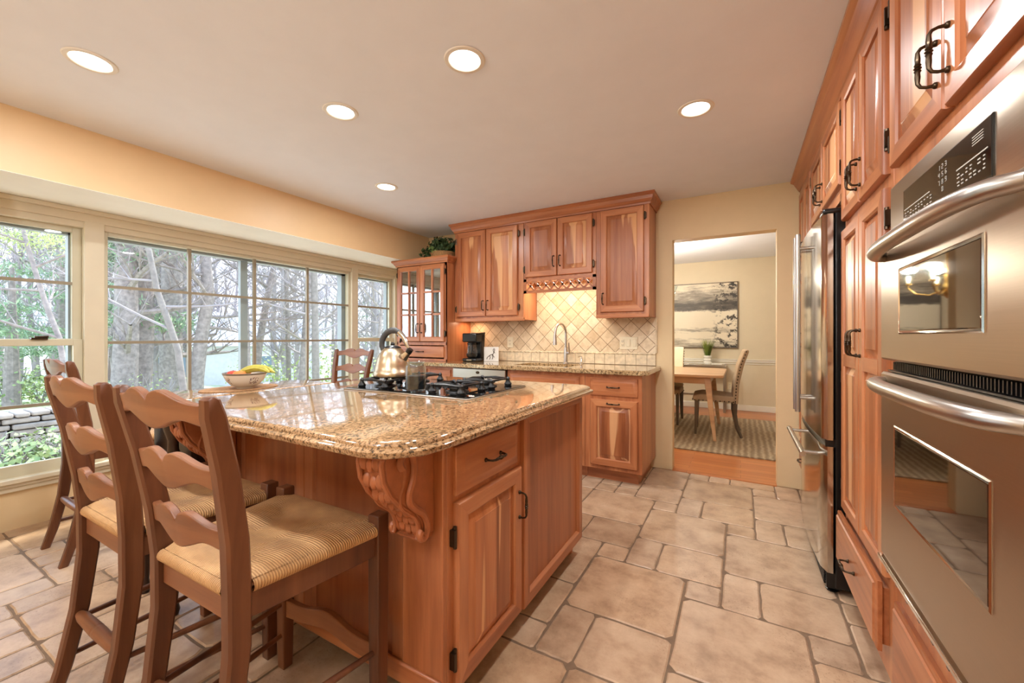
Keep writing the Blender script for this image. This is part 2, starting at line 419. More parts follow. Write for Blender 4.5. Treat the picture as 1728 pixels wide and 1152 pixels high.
def painting():
    m, t, p = mat('abstract_brushwork'); g = t.nodes.new('ShaderNodeTexCoord')
    s = t.nodes.new('ShaderNodeSeparateXYZ'); t.links.new(g.outputs['Object'], s.inputs[0])
    mp = N(t, 'ShaderNodeMapping', inp={'Scale': (2.5, 1, 16)}); t.links.new(g.outputs['Object'], mp.inputs[0]); n = noise(t, mp.outputs[0], 1.0, 7, 0.7)
    mp2 = N(t, 'ShaderNodeMapping', inp={'Scale': (5, 1, 7)}); t.links.new(g.outputs['Object'], mp2.inputs[0]); n2 = noise(t, mp2.outputs[0], 1.6, 7, 0.75)
    # horizontal bands of paint: dark stroke across the upper middle, greyer strokes near top and foot
    band = ramp(t, [(0.0, (0.55, 0.55, 0.55, 1)), (0.08, (0.66, 0.66, 0.66, 1)), (0.2, (0.84, 0.84, 0.84, 1)), (0.26, (0.58, 0.58, 0.58, 1)), (0.33, (0.85, 0.85, 0.85, 1)), (0.55, (0.88, 0.88, 0.88, 1)),
                    (0.60, (0.3, 0.3, 0.3, 1)), (0.68, (0.22, 0.22, 0.22, 1)), (0.75, (0.5, 0.5, 0.5, 1)), (0.85, (0.52, 0.52, 0.52, 1)), (0.92, (0.72, 0.72, 0.72, 1))])
    mr = N(t, 'ShaderNodeMapRange', inp={'From Min': -0.52, 'From Max': 0.52}); t.links.new(s.outputs[2], mr.inputs[0])
    wob = N(t, 'ShaderNodeMath', operation='MULTIPLY_ADD', inp={1: 0.10}); t.links.new(n2.outputs[0], wob.inputs[0]); t.links.new(mr.outputs[0], wob.inputs[2])
    sb = N(t, 'ShaderNodeMath', operation='SUBTRACT', inp={1: 0.05}); t.links.new(wob.outputs[0], sb.inputs[0]); t.links.new(sb.outputs[0], band.inputs[0])
    a = N(t, 'ShaderNodeMath', operation='ADD'); t.links.new(band.outputs[0], a.inputs[0]); t.links.new(n.outputs[0], a.inputs[1])
    rgt = N(t, 'ShaderNodeMapRange', inp={'From Min': 0.36, 'From Max': 0.62, 'To Min': 0.0, 'To Max': 1.0}); t.links.new(s.outputs[0], rgt.inputs[0])
    bl = ramp(t, [(0.52, (0, 0, 0, 1)), (0.57, (0.75, 0.75, 0.75, 1))]); t.links.new(n2.outputs[0], bl.inputs[0])
    mm = N(t, 'ShaderNodeMath', operation='MULTIPLY'); t.links.new(rgt.outputs[0], mm.inputs[0]); t.links.new(bl.outputs[0], mm.inputs[1])
    a2 = N(t, 'ShaderNodeMath', operation='SUBTRACT'); t.links.new(a.outputs[0], a2.inputs[0]); t.links.new(mm.outputs[0], a2.inputs[1])
    r = ramp(t, [(0.0, lin(52, 46, 40)), (0.72, lin(84, 76, 66)), (0.92, lin(150, 140, 124)), (1.08 - 0.08, lin(176, 164, 146))])
    e = r.color_ramp.elements
    sc = N(t, 'ShaderNodeMapRange', inp={'From Min': 0.55, 'From Max': 1.5}); t.links.new(a2.outputs[0], sc.inputs[0])
    e[0].position = 0.0; e[1].position = 0.28; e[2].position = 0.5; e[3].position = 0.72; e[3].color = lin(224, 212, 188)
    t.links.new(sc.outputs[0], r.inputs[0]); t.links.new(r.outputs[0], p.inputs['Base Color']); p.inputs['Roughness'].default_value = 0.5
    return m
M['painting'] = painting()
# outdoors
M['bark'] = plain('grey_bark', (138, 128, 124), 0.9, var=0.3, vs=12, bmp=0.5, bs=30)
M['bark_pale'] = plain('pale_bark', (128, 120, 114), 0.9, var=0.2, vs=12)
M['twig'] = plain('bare_twigs', (146, 138, 138), 0.9, var=0.15)
def leafmat(name, a, b):
    m, t, p = mat(name); n = noise(t, coords(t, world=True), 3.0, 4); r = ramp(t, [(0.3, lin(*a)), (0.7, lin(*b))]); t.links.new(n.outputs[0], r.inputs[0]); t.links.new(r.outputs[0], p.inputs['Base Color'])
    p.inputs['Roughness'].default_value = 0.6
    return m
M['pine'] = leafmat('pine_needles', (84, 114, 90), (146, 170, 126))
M['spring'] = leafmat('spring_leaves', (130, 150, 84), (190, 200, 130))
M['ivy'] = leafmat('ivy_leaves', (86, 112, 62), (160, 176, 120))
M['fern'] = leafmat('fern_leaves', (30, 50, 26), (64, 88, 44))
M['fern_lt'] = leafmat('fern_leaves_light', (96, 120, 60), (130, 150, 84))
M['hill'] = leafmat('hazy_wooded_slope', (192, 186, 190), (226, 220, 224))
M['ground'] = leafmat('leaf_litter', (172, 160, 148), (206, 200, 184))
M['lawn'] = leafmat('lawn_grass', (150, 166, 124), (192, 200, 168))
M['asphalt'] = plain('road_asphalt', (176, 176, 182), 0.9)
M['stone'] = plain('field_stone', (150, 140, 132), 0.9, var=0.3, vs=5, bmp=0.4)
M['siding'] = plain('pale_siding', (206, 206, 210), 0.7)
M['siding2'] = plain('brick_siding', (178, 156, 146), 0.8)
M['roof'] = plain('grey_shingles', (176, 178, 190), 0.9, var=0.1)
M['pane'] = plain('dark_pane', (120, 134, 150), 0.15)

# ------------------------------------------------------------------ room shell
XL, XB, XR, YB, YR, ZC, ZS = -3.32, -3.87, 1.05, 3.81, -2.6, 2.385, 2.04
YD = 7.42
def grid_floor():
    U = 0.1525; ox, oy = -0.075, 1.98
    i0, i1, j0, j1 = -26, 8, -31, 12
    used = {}
    tiles = [(-4,-2,3,3),(-1,-3,3,3),(-3,-4,2,2),(-4,-4,1,2),(-5,-4,1,1),(-5,-3,1,2),(-5,-1,1,3),(-4,1,1,1),(-5,2,2,2),(-6,4,3,3),(-3,6,1,1),(-3,3,3,3),(-3,1,1,2),(-2,1,2,2),(-1,0,1,1),(0,5,1,1),(0,2,3,3),(0,0,1,2),(1,0,2,2),(-2,6,1,2),(-1,6,2,2),(-2,8,3,3),(-4,9,2,3),(-4,7,2,2),(-5,7,1,1),(-6,7,1,1),(-2,11,1,1),(-1,11,1,1),(0,11,2,1),(1,10,1,1),(2,10,1,2),(1,7,3,3),(1,5,1,2),(2,5,2,2),(2,-1,1,1),(2,-3,2,2),(3,-1,1,2),(3,1,1,1),(-6,-7,3,3),(-3,-6,2,2),(-22,-12,3,3),(-22,-9,1,1),(-21,-9,1,2),(-20,-9,2,2),(-19,-11,1,2),(-18,-10,1,2),(-17,-10,2,2),(-18,-8,1,1),(-17,-8,2,1),(-24,-9,2,3),(-22,-8,1,2)]
    out = []
    def free(i, j, w, h): return all((a, b) not in used for a in range(i, i + w) for b in range(j, j + h)) and i + w <= i1 and j + h <= j1
    def put(i, j, w, h):
        for a in range(i, i + w):
            for b in range(j, j + h): used[(a, b)] = 1
        out.append((i, j, w, h))
    for q in tiles:
        if free(*q): put(*q)
    rnd = random.Random(3)
    opts = [(3,3),(3,3),(2,2),(2,2),(2,3),(1,2),(2,1),(1,2)]
    for j in range(j0, j1):
        for i in range(i0, i1):
            if (i, j) in used: continue
            rnd.shuffle(opts)
            for w, h in opts + [(1,1)]:
                if free(i, j, w, h): put(i, j, w, h); break
    mb = MB()
    mb.add([(-4.05, YR - .1, -0.004), (XR, YR - .1, -0.004), (XR, YB + .02, -0.004), (-4.05, YB + .02, -0.004)], [(0, 1, 2, 3)], 1)
    for (i, j, w, h) in out:
        x0, y0, x1, y1 = ox + i * U, oy + j * U, ox + (i + w) * U, oy + (j + h) * U
        x0 = max(x0, -4.0); y0 = max(y0, YR - .05); x1 = min(x1, XR); y1 = min(y1, YB + 0.01)
        if x1 - x0 < 0.03 or y1 - y0 < 0.03: continue
        g = 0.0040
        x0 += g; y0 += g; x1 -= g; y1 -= g
        n = 5; ring = []
        for (ax, ay, bx, by) in ((x0, y0, x1, y0), (x1, y0, x1, y1), (x1, y1, x0, y1), (x0, y1, x0, y0)):
            for k in range(n):
                q = (k + 0.25) / (n - 0.5 + 0.0); jt = rnd.uniform(-0.0022, 0.0022)
                px, py = ax + (bx - ax) * q, ay + (by - ay) * q
                if ax == bx: px += jt
                else: py += jt
                ring.append((px, py))
        cx, cy = (x0 + x1) / 2, (y0 + y1) / 2
        inner = [(x + (cx - x) * min(.5, 0.006 / max(.01, abs(cx - x) + 1e-6)), y + (cy - y) * min(.5, 0.006 / max(.01, abs(cy - y) + 1e-6))) for x, y in ring]
        m = len(ring)
        t = rnd.random(); b = rnd.uniform(0.86, 1.04)
        col = (b * (1.0), b * (0.965 - 0.05 * t), b * (0.95 - 0.13 * t), 1)
        mb.add([(x, y, -0.0045) for x, y in ring] + [(x, y, 0) for x, y in inner], [tuple(range(m, 2 * m))] + [(a, (a + 1) % m, (a + 1) % m + m, a + m) for a in range(m)], 0, col)
    o = struct(mb.obj('floor', [M['tile'], M['grout']]))
    for p in o.data.polygons: p.use_smooth = False
grid_floor()
struct(MB().box(-3.2, 1.6, YB + .005, YD + .1, -0.05, -0.003).obj('floor_dining', M['oak']))
struct(MB().box(-0.525, 0.25, YB - .02, YB + .14, -0.02, 0.006).obj('trim_1', M['oak'], bevel=0.003))
struct(MB().box(XL, XR + .1, YR - .1, YB + .06, ZC, ZC + .1).obj('ceiling', M['ceil']))
struct(MB().box(-3.2, 1.6, YB + .06, YD + .1, 2.42, 2.52).obj('ceiling_dining', M['ceil']))
# back wall with doorway
w = MB()
w.box(-4.0, -0.525, YB, YB + .12, 0, ZC + .1); w.box(-0.525, 0.25, YB, YB + .12, 2.03, ZC + .1); w.box(0.25, XR + .1, YB, YB + .12, 0, ZC + .1)
struct(w.obj('wall_back', M['wall']))
struct(MB().box(XR, XR + .1, YR - .1, YB, 0, ZC).obj('wall_right', M['wall']))
struct(MB().box(-4.0, XR + .1, YR - .1, YR, 0, ZC).obj('wall_rear', M['wall']))
YBAY = 0.27
w = MB(); w.box(XL - .1, XL, YR, YBAY, 0, ZC + .1); w.box(XL - .1, XL, YBAY, YB, ZS, ZC + .1)
struct(w.obj('wall_left', M['wall_l']))
struct(MB().box(XB - .15, XL - .1, YBAY - .1, YB, ZS, ZS + .1).box(XL - .1, XL, YBAY, YB, ZS - .002, ZS).obj('ceiling_bay', M['bayceil']))
w = MB(); w.box(XB - .15, XB, YBAY - .1, YB, -0.02, 0.26); w.box(XB - .15, XL - .1, YBAY - .1, YBAY, 0, ZS); 
struct(w.obj('wall_bay', M['wall']))
# window unit: casing posts, head, sill
w = MB()
w.box(XB - .02, XB + .012, YBAY, YB, 1.955, ZS)             # head casing
w.box(XB - .012, XB + .03, YBAY, YB, 2.01, ZS)              # crown strip
for a, b in ((YBAY, .32), (.955, 1.055), (3.115, 3.20), (3.775, YB)):
    w.box(XB - .10, XB + .012, a, b, .30, 1.96)
w.box(XB - .10, XB + .0, YBAY, YB, 1.915, 1.96)
struct(w.obj('trim_2', M['trim'], bevel=0.004))
w = MB(); w.box(XB - .10, XB + .045, YBAY, YB, .285, .315); w.box(XB, XB + .02, YBAY, YB, .232, .285); w.box(XB, XB + .03, YBAY, YB, .262, .285)
struct(w.obj('trim_3', M['trim'], bevel=0.005))
M['frame'] = plain('sash_paint', (206, 198, 172), 0.4, var=0.03)
M['muntin'] = plain('muntin_backlit_shade', (150, 138, 116), 0.4, var=0.03)  # darker than the sash: backlit shade put into the muntin colour
M['jamb'] = plain('jamb_grey', (150, 156, 156), 0.5)
def sash_window(name, y0, y1, double=True):
    e = sempty(name, (XB - .03, (y0 + y1) / 2, .31))
    z0, z1, mid = .31, 1.92, 1.14
    if double:
        for (a, b, dx) in ((mid - .01, z1, 0.0), (z0, mid + .02, 0.028)):
            s = MB(); x0, x1 = XB - .075 + dx, XB - .045 + dx; st = .045
            s.box(x0, x1, y0, y0 + st, a, b); s.box(x0, x1, y1 - st, y1, a, b); s.box(x0, x1, y0 + st, y1 - st, b - .04, b); s.box(x0, x1, y0 + st, y1 - st, a, a + (.075 if a == z0 else .035))
            so_ = s.obj('sash', M['frame'], e, bevel=0.003, world=True)
            zz = 1.535 if a > z0 else .745
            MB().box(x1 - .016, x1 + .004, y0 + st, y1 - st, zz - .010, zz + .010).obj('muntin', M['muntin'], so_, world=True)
            gy = MB(); gy.box((x0 + x1) / 2 - .002, (x0 + x1) / 2 + .002, y0 + st, y1 - st, a + .03, b - .03); gy.obj('glass_pane', M['glass'], so_, world=True)
        j = MB(); j.box(XB - .14, XB - .085, y0, y0 + .02, z0, z1); j.box(XB - .14, XB - .085, y1 - .055, y1, z0, z1); j.box(XB - .14, XB - .085, y0, y1, z1 - .055, z1)
        j.obj('storm_track', M['jamb'], e, world=True)
        l = MB(); l.box(XB - .035, XB - .002, (y0 + y1) / 2 - .035 + .12, (y0 + y1) / 2 + .035 + .12, mid + .02, mid + .032); l.tube([(XB - .018, (y0 + y1) / 2 + .1, mid + .036), (XB - .018, (y0 + y1) / 2 + .16, mid + .04)], .008)
        l.obj('sash_lock', M['bronze'], e, world=True)
    else:
        s = MB(); x0, x1 = XB - .07, XB - .02; st = .025
        s.box(x0, x1, y0, y0 + st, z0, z1); s.box(x0, x1, y1 - st, y1, z0, z1); s.box(x0, x1, y0 + st, y1 - st, z1 - .03, z1); s.box(x0, x1, y0 + st, y1 - st, z0, z0 + .07)
        so_ = s.obj('sash', M['frame'], e, bevel=0.003, world=True)
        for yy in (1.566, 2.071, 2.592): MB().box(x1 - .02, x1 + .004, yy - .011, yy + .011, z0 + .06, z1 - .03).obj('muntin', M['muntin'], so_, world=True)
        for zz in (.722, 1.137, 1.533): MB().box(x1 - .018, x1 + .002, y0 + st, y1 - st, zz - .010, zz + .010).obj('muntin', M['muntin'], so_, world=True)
        MB().box(x0 + .018, x0 + .022, y0 + st, y1 - st, z0 + .06, z1 - .03).obj('glass_pane', M['glass'], so_, world=True)
        j = MB(); j.box(XB - .15, XB - .08, y0, y0 + .02, z0, z1); j.box(XB - .15, XB - .08, y1 - .07, y1, z0, z1); j.box(XB - .15, XB - .08, y0, y1, z1 - .05, z1)
        j.box(XB - .13, XB - .09, 1.985, 2.045, z0, z1)
        j.obj('storm_track', M['jamb'], e, world=True)
sash_window('window_1', .32, .955)
sash_window('window_2', 1.055, 3.115, False)
sash_window('window_3', 3.20, 3.775)
# dining room shell
struct(MB().box(-3.2, 1.6, YD, YD + .1, 0, 2.45).obj('wall_dining_far', M['wall_d']))
struct(MB().box(-3.3, -3.2, YB + .12, YD + .1, 0, 2.45).obj('wall_dining_left', M['wall_d']))
struct(MB().box(1.6, 1.7, YB + .12, YD + .1, 0, 2.45).obj('wall_dining_right', M['wall_d']))
struct(MB().box(1.15, 1.7, YB + .02, YB + .12, 0, 2.45).obj('wall_dining_near', M['wall_d']))
b = MB(); b.box(-3.2, 1.6, YD - .02, YD, 0, .09); b.box(1.58, 1.6, YB + .12, YD, 0, .09)
struct(b.obj('baseboard_dining', M['white'], bevel=.004))
b = MB(); b.box(-3.2, 1.6, YD - .018, YD, .765, .80); b.box(-3.2, 1.6, YD - .03, YD, .80, .815); b.box(-3.2, 1.6, YD - .012, YD, .735, .75); b.box(1.57, 1.6, YB + .12, YD, .765, .815)
struct(b.obj('trim_4', M['white'], bevel=.003))

# ------------------------------------------------------------------ cabinet parts
def rings(mb, fr, a0, a1, b0, b1, prof, mv=0, mh=0, cap=True, mcap=None):
    vs = []; fs = []; ms = []
    for ins, dep in prof:
        for a, b in ((a0 + ins, b0 + ins), (a1 - ins, b0 + ins), (a1 - ins, b1 - ins), (a0 + ins, b1 - ins)): vs.append(fr(a, b, dep))
    o = len(mb.v)
    for i in range(len(prof) - 1):
        for k in range(4):
            j = (k + 1) % 4
            mb.f.append([o + i * 4 + k, o + i * 4 + j, o + (i + 1) * 4 + j, o + (i + 1) * 4 + k]); mb.m.append(mh if k in (0, 2) else mv); mb.col.append(None)
    for p in vs: mb.v.append(Vector(p))
    if cap:
        q = o + (len(prof) - 1) * 4; mb.f.append([q, q + 1, q + 2, q + 3]); mb.m.append(mv if mcap is None else mcap); mb.col.append(None)
    q = o; mb.f.append([q + 3, q + 2, q + 1, q]); mb.m.append(mv); mb.col.append(None)
    return mb
def pull(parent, fr, a, b, vert=True, L=.096, proj=.032, r=.0042):
    """bail pull centred at (a,b)"""
    pts = []; rs = []; h = L / 2
    prof = [(-h, 0, 1.3), (-h, .006, 1.0), (-h, proj * .55, .85), (-h * .93, proj * .85, .9), (-h * .75, proj, 1.0), (-h * .45, proj, 1.35), (-h * .22, proj, 1.2), (-h * .14, proj, 1.7), (-h * .07, proj, 1.1), (0, proj, 1.9)]
    prof = prof + [(-x, y, z) for x, y, z in prof[-2::-1]]
    for t, c, k in prof:
        pts.append(fr(a, b + t, c) if vert else fr(a + t, b, c)); rs.append(r * k)
    m = MB().tube(pts, rs, 8)
    for s in (-1, 1):
        q = fr(a, b + s * h, .002) if vert else fr(a + s * h, b, .002)
        m.sphere(q, .0075, 8)
    return m.obj('handle', M['bronze'], parent, smooth=True, world=True)
def hinge(parent, fr, a, b, s):
    m = MB()
    for a0, a1, c in ((a - .012 * s, a - .002 * s, .019), (a + .002 * s, a + .013 * s, .004)):
        p = [fr(a0, b - .025, 0), fr(a1, b + .025, c)]
        m.box(p[0][0], p[1][0], p[0][1], p[1][1], p[0][2], p[1][2])
    m.tube([fr(a, b - .034, .012), fr(a, b + .034, .012)], .006, 8)
    return m.obj('hinge', M['bronze'], parent, world=True)
def door(parent, fr, a0, a1, b0, b1, name='door', t=.021, sw=.058, pan='panel', handle=None, hinges=None, mid=None, mh='wood_x', flat=False, glass=None):
    m = MB()
    if mid is None and not glass:
        rings(m, fr, a0, a1, b0, b1, [(0, 0), (0, t - .006), (.005, t), (sw - .006, t), (sw, t - .006), (sw, .004)], 0, 1, cap=False)
        d = m.obj(name, [M['wood'], M[mh]], parent, smooth=True, world=True)
        p = MB(); s2 = sw
        prof = [(s2, .003), (s2, .006), (s2 + .006, .007), (s2 + .034, t - .004), (s2 + .036, t - .002)] if not flat else [(s2, .003), (s2 + .001, .007), (s2 + .012, .007), (s2 + .014, .006)]
        rings(p, fr, a0, a1, b0, b1, prof); p.obj('panel', M[pan], d, smooth=True, world=True)
    else:
        rings(m, fr, a0, a1, b0, b1, [(0, 0), (0, t - .006), (.005, t), (sw - .006, t), (sw, t - .006), (sw, .004)], 0, 1, cap=False)
        if mid is not None:
            p = [fr(a0 + sw - .001, mid - sw / 2, .003), fr(a1 - sw + .001, mid + sw / 2, t)]
            m.box(p[0][0], p[1][0], p[0][1], p[1][1], p[0][2], p[1][2], 1)
        d = m.obj(name, [M['wood'], M[mh]], parent, smooth=True, world=True)
        if mid is not None:
            for (q0, q1) in ((b0, mid + sw / 2), (mid - sw / 2, b1)):
                p = MB(); lo = q0 if q0 == b0 else q0
                bb0, bb1 = (b0, mid - sw / 2 + sw) if q0 == b0 else (mid + sw / 2 - sw, b1)
                rings(p, fr, a0, a1, bb0, bb1, [(sw, .003), (sw, .006), (sw + .006, .007), (sw + .03, t - .004), (sw + .032, t - .002)])
                p.obj('panel', M[pan], d, smooth=True, world=True)
    if handle: pull(d, lambda a, b, c: fr(a, b, c + t), handle[0], handle[1], handle[2] if len(handle) > 2 else True)
    if hinges:
        a, s, zs = hinges
        for z in zs: hinge(d, fr, a, z, s)
    return d
def drawer(parent, fr, a0, a1, b0, b1, t=.021, handle=True, mh='wood_x', name='drawer', slab=False):
    m = MB()
    if slab: rings(m, fr, a0, a1, b0, b1, [(0, 0), (0, t - .010), (.004, t - .007), (.014, t - .005), (.018, t)], 0, 0)
    else: rings(m, fr, a0, a1, b0, b1, [(0, 0), (0, t - .012), (.003, t - .009), (.008, t - .009), (.034, t), (.036, t)], 0, 0)
    d = m.obj(name, M[mh], parent, smooth=True, world=True)
    if handle: pull(d, lambda a, b, c: fr(a, b, c + t), (a0 + a1) / 2, (b0 + b1) / 2, False)
    return d
def crown(path, z0, z1, dep, out_sign=None):
    """crown moulding swept along an open xy path; the offset side is the right of the direction of travel"""
    prof = [(0, 0), (.010, 0), (.012, .016), (.018, .020), (.030, .040), (dep * .72, (z1 - z0) - .030), (dep * .9, (z1 - z0) - .022), (dep, (z1 - z0) - .018), (dep, (z1 - z0) - .001), (0, (z1 - z0) - .001)]
    P = [Vector((x, y, 0)) for x, y in path]; n = len(P); vs = []; fs = []; m = len(prof)
    for i, p in enumerate(P):
        d1 = (P[i] - P[i - 1]).normalized() if i > 0 else None; d2 = (P[i + 1] - P[i]).normalized() if i < n - 1 else None
        n1 = Vector((d1.y, -d1.x, 0)) if d1 else None; n2 = Vector((d2.y, -d2.x, 0)) if d2 else None
        if n1 is None: o = n2
        elif n2 is None: o = n1
        else:
            o = n1 + n2; o = o / max(1e-6, o.dot(n1))
        for a, b in prof: vs.append(tuple(p + o * a + Vector((0, 0, z0 + b))))
    for i in range(n - 1):
        for k in range(m):
            j = (k + 1) % m; fs.append((i * m + k, i * m + j, (i + 1) * m + j, (i + 1) * m + k))
    fs.append(tuple(range(m))); fs.append(tuple(range((n - 1) * m, n * m))[::-1])
    return MB().add(vs, fs)

# ================================================================== RIGHT WALL
XF = .41
frR = lambda a, b, c: (XF - c, a, b)
UPZ0, UPZ1 = 1.683, 2.255
# tall oven cabinet
t = thing('oven_cabinet', 'tall cherry cabinet that houses the double wall oven at the right edge', 'cabinet', (.73, 1.23, 0))
m = MB(); m.box(XF, XR - .01, .80, 1.655, 1.622, ZC - .01); m.box(XF, XR - .01, .80, 1.655, .10, .498); m.box(XF, XR - .01, .80, .845, .49, 1.63); m.box(XF, XR - .01, 1.606, 1.655, .49, 1.63); m.box(XF + .55, XR - .01, .84, 1.62, .49, 1.63)
m.obj('body', M['wood'], t, world=True, bevel=.002)
MB().box(XF + .07, XR - .01, .80, 1.655, .0, .10).obj('toe_kick', M['wood_y'], t, world=True)
door(t, frR, 1.250, 1.618, UPZ0, UPZ1, handle=(1.278, 1.80), hinges=(1.626, -1, (UPZ0 + .08, UPZ1 - .08)), mh='wood_y')
door(t, frR, .874, 1.242, UPZ0, UPZ1, handle=(1.214, 1.80), hinges=(.866, 1, (UPZ0 + .08, UPZ1 - .08)), mh='wood_y')
drawer(t, frR, .85, 1.605, .150, .395, handle=False, mh='wood_y', slab=True)
# double wall oven
XO = .388
frO = lambda a, b, c: (XO - c, a, b)
t = thing('double_wall_oven', 'stainless steel double wall oven with two bowed bar handles', 'oven', (.60, 1.23, .50))
y0, y1 = .856, 1.600
MB().box(XO + .004, XO + .03, y0, y1, 1.45, 1.612).box(XO + .03, .93, y0 + .012, y1 - .012, .50, 1.612).obj('housing', M['steel'], t, world=True, bevel=.003)
m = MB(); rings(m, frO, y0, y1, 1.442, 1.618, [(0, -.015), (0, -.002), (.003, 0)]); cp = m.obj('control_panel', M['steel'], t, world=True, smooth=True)
m = MB(); rings(m, frO, 1.032, 1.478, 1.462, 1.574, [(0, 0), (0, .0025), (.003, .004)]); ds = m.obj('display', M['blackglass'], cp, world=True)
M['ink'] = plain('panel_ink', (190, 184, 172), 0.5)
ink = MB()
def inkrect(a0, a1, b0, b1): 
    p = [frO(a0, b0, .0042), frO(a1, b1, .0048)]; ink.box(p[0][0], p[1][0], p[0][1], p[1][1], p[0][2], p[1][2])
for (ya, yb) in ((1.165, 1.045), (1.465, 1.30)): inkrect(ya, yb, 1.5165, 1.5190)
rr = random.Random(5)
for (ya, yb, n) in ((1.165, 1.050, 7), (1.465, 1.285, 10)):
    for k in range(n):
        yy = ya + (yb - ya) * (k + .5) / n
        for zz in (1.508, 1.501, 1.492, 1.485):
            if rr.random() < .8: inkrect(yy - .0045, yy + .0045 * rr.random() + .001, zz - .0012, zz + .0012)
for k in range(4): inkrect(1.06, 1.10, 1.556 - k * .005, 1.5575 - k * .005)
inkrect(1.29, 1.24, 1.470, 1.472)
SEG = {'1': 'bc', '2': 'abged', '3': 'abgcd', '4': 'fgbc', '5': 'afgcd', '6': 'afgedc', '7': 'abc', '8': 'abcdefg', '9': 'abcdfg', '0': 'abcdef'}
for k, ch in enumerate('1234567890'):
    r_, c_ = divmod(k, 3); c_ = c_ if k < 9 else 1
    cy_, cz_, w_, h_ = 1.248 - c_ * .017, 1.552 - r_ * .0165, .0028, .0048
    L_ = {'a': (w_, -w_, h_, h_), 'g': (w_, -w_, 0, 0), 'd': (w_, -w_, -h_, -h_), 'f': (w_, w_, 0, h_), 'b': (-w_, -w_, 0, h_), 'e': (w_, w_, -h_, 0), 'c': (-w_, -w_, -h_, 0)}
    for sg in SEG[ch]:
        q = L_[sg]; inkrect(cy_ + max(q[0], q[1]) + .0005, cy_ + min(q[0], q[1]) - .0005, cz_ + q[2] - .0005, cz_ + q[3] + .0005)
ink.obj('printed_marks', M['ink'], cp, world=True)['kind'] = 'stuff'
def oven_door(zb, zt, w, hz, glass_label=None):
    m = MB(); rings(m, frO, y0, y1, zb, zt, [(0, -.035), (0, .016), (.006, .022)]); d = m.obj('door', M['steel'], t, world=True, smooth=True)
    a0, a1, b0, b1 = w
    f2 = lambda a, b, c: (XO - .022 - c, a, b)
    m = MB(); rings(m, f2, a0 - .008, a1 + .008, b0 - .008, b1 + .008, [(0, -.002), (0, .001), (.003, .003), (.007, .001)]); m.obj('window_rim', M['chrome'], d, world=True, smooth=True)
    m = MB(); rings(m, f2, a0, a1, b0, b1, [(0, 0), (0, .0015), (.002, .002)]); m.obj('window', M['ovenglass'], d, world=True)
    # bowed bar handle: ends turn back into the door
    pts = []; rs = []; n = 22
    for i in range(n + 1):
        q = i / n; s = 2 * q - 1
        yy = (y0 + y1) / 2 + s * .338
        bow = .056 * (1 - abs(s) ** 3.2) ** .5 if abs(s) < 1 else 0
        pts.append((XO - .018 - bow, yy, hz)); rs.append(.0185 - .003 * abs(s) ** 6)
    m = MB().tube(pts, rs, 14); m.obj('handle', M['steel_h'], d, world=True, smooth=True)
    return d
oven_door(1.112, 1.436, (1.014, 1.428, 1.194, 1.352), 1.412)
oven_door(.535, 1.076, (.991, 1.467, .722, .930), 1.048)
m = MB(); m.box(XO + .01, XO + .03, y0, y1, 1.076, 1.112)
for k in range(56):
    yy = y0 + .02 + k * .0125; m.box(XO - .002, XO + .012, yy, yy + .004, 1.084, 1.106)
m.box(XO - .006, XO + .01, y0, y1, 1.078, 1.082); m.obj('vent_grille', M['black'], t, world=True)
m = MB(); m.box(XO - .030, XO + .005, y0, y1, .521, .533); m.box(XO - .022, XO + .005, y0, y1, .507, .521)
m.obj('lower_trim', M['chrome'], t, world=True, bevel=.002)
m = MB()
for k in range(9): m.box(XO - .0235, XO - .021, y0 + .05 + k * .078, y0 + .062 + k * .078, .507, .515)
m.obj('vent_slots', M['black'], t, world=True)['kind'] = 'stuff'
# tall pantry between oven and fridge
def tall_pantry(name, label, ya, yb, split, low_mid, drawer_out, near=True):
    t = thing(name, label, 'cabinet', (.73, (ya + yb) / 2, 0))
    MB().box(XF, XR - .01, ya, yb, .10, ZC - .01).obj('body', M['wood'], t, world=True, bevel=.002)
    MB().box(XF + .07, XR - .01, ya, yb, 0, .10).obj('toe_kick', M['wood_y'], t, world=True)
    for k, (a, b) in enumerate(((ya + .03, split - .003), (split + .003, yb - .028))):
        hp = (b - .024) if k == 0 else (a + .024)
        hs = (a - .008, 1) if k == 0 else (b + .008, -1)
        door(t, frR, a, b, 1.690, UPZ1, handle=(hp, 1.795), hinges=(hs[0], hs[1], (1.795, UPZ1 - .08)), mh='wood_y', sw=.05)
        door(t, frR, a, b, .422, 1.648, handle=(hp, 1.155), hinges=(hs[0], hs[1], (.52, 1.0, 1.55)), mh='wood_y', sw=.05, mid=1.078)
    f2 = lambda a, b, c: (XF - drawer_out - c, a, b)
    d = drawer(t, f2, ya + .03, yb - .028, .185, .405, mh='wood_y', slab=True)
    if drawer_out: MB().box(XF - drawer_out, XF + .3, ya + .045, yb - .043, .20, .38).obj('drawer_box', M['wood_y'], d, world=True)
tall_pantry('pantry_cabinet', 'tall cherry pantry cabinet between the oven and the refrigerator', 1.657, 2.316, 1.980, True, .020)
tall_pantry('pantry_cabinet', 'tall cherry pantry cabinet in the corner beyond the refrigerator', 3.215, 3.805, 3.51, True, 0)
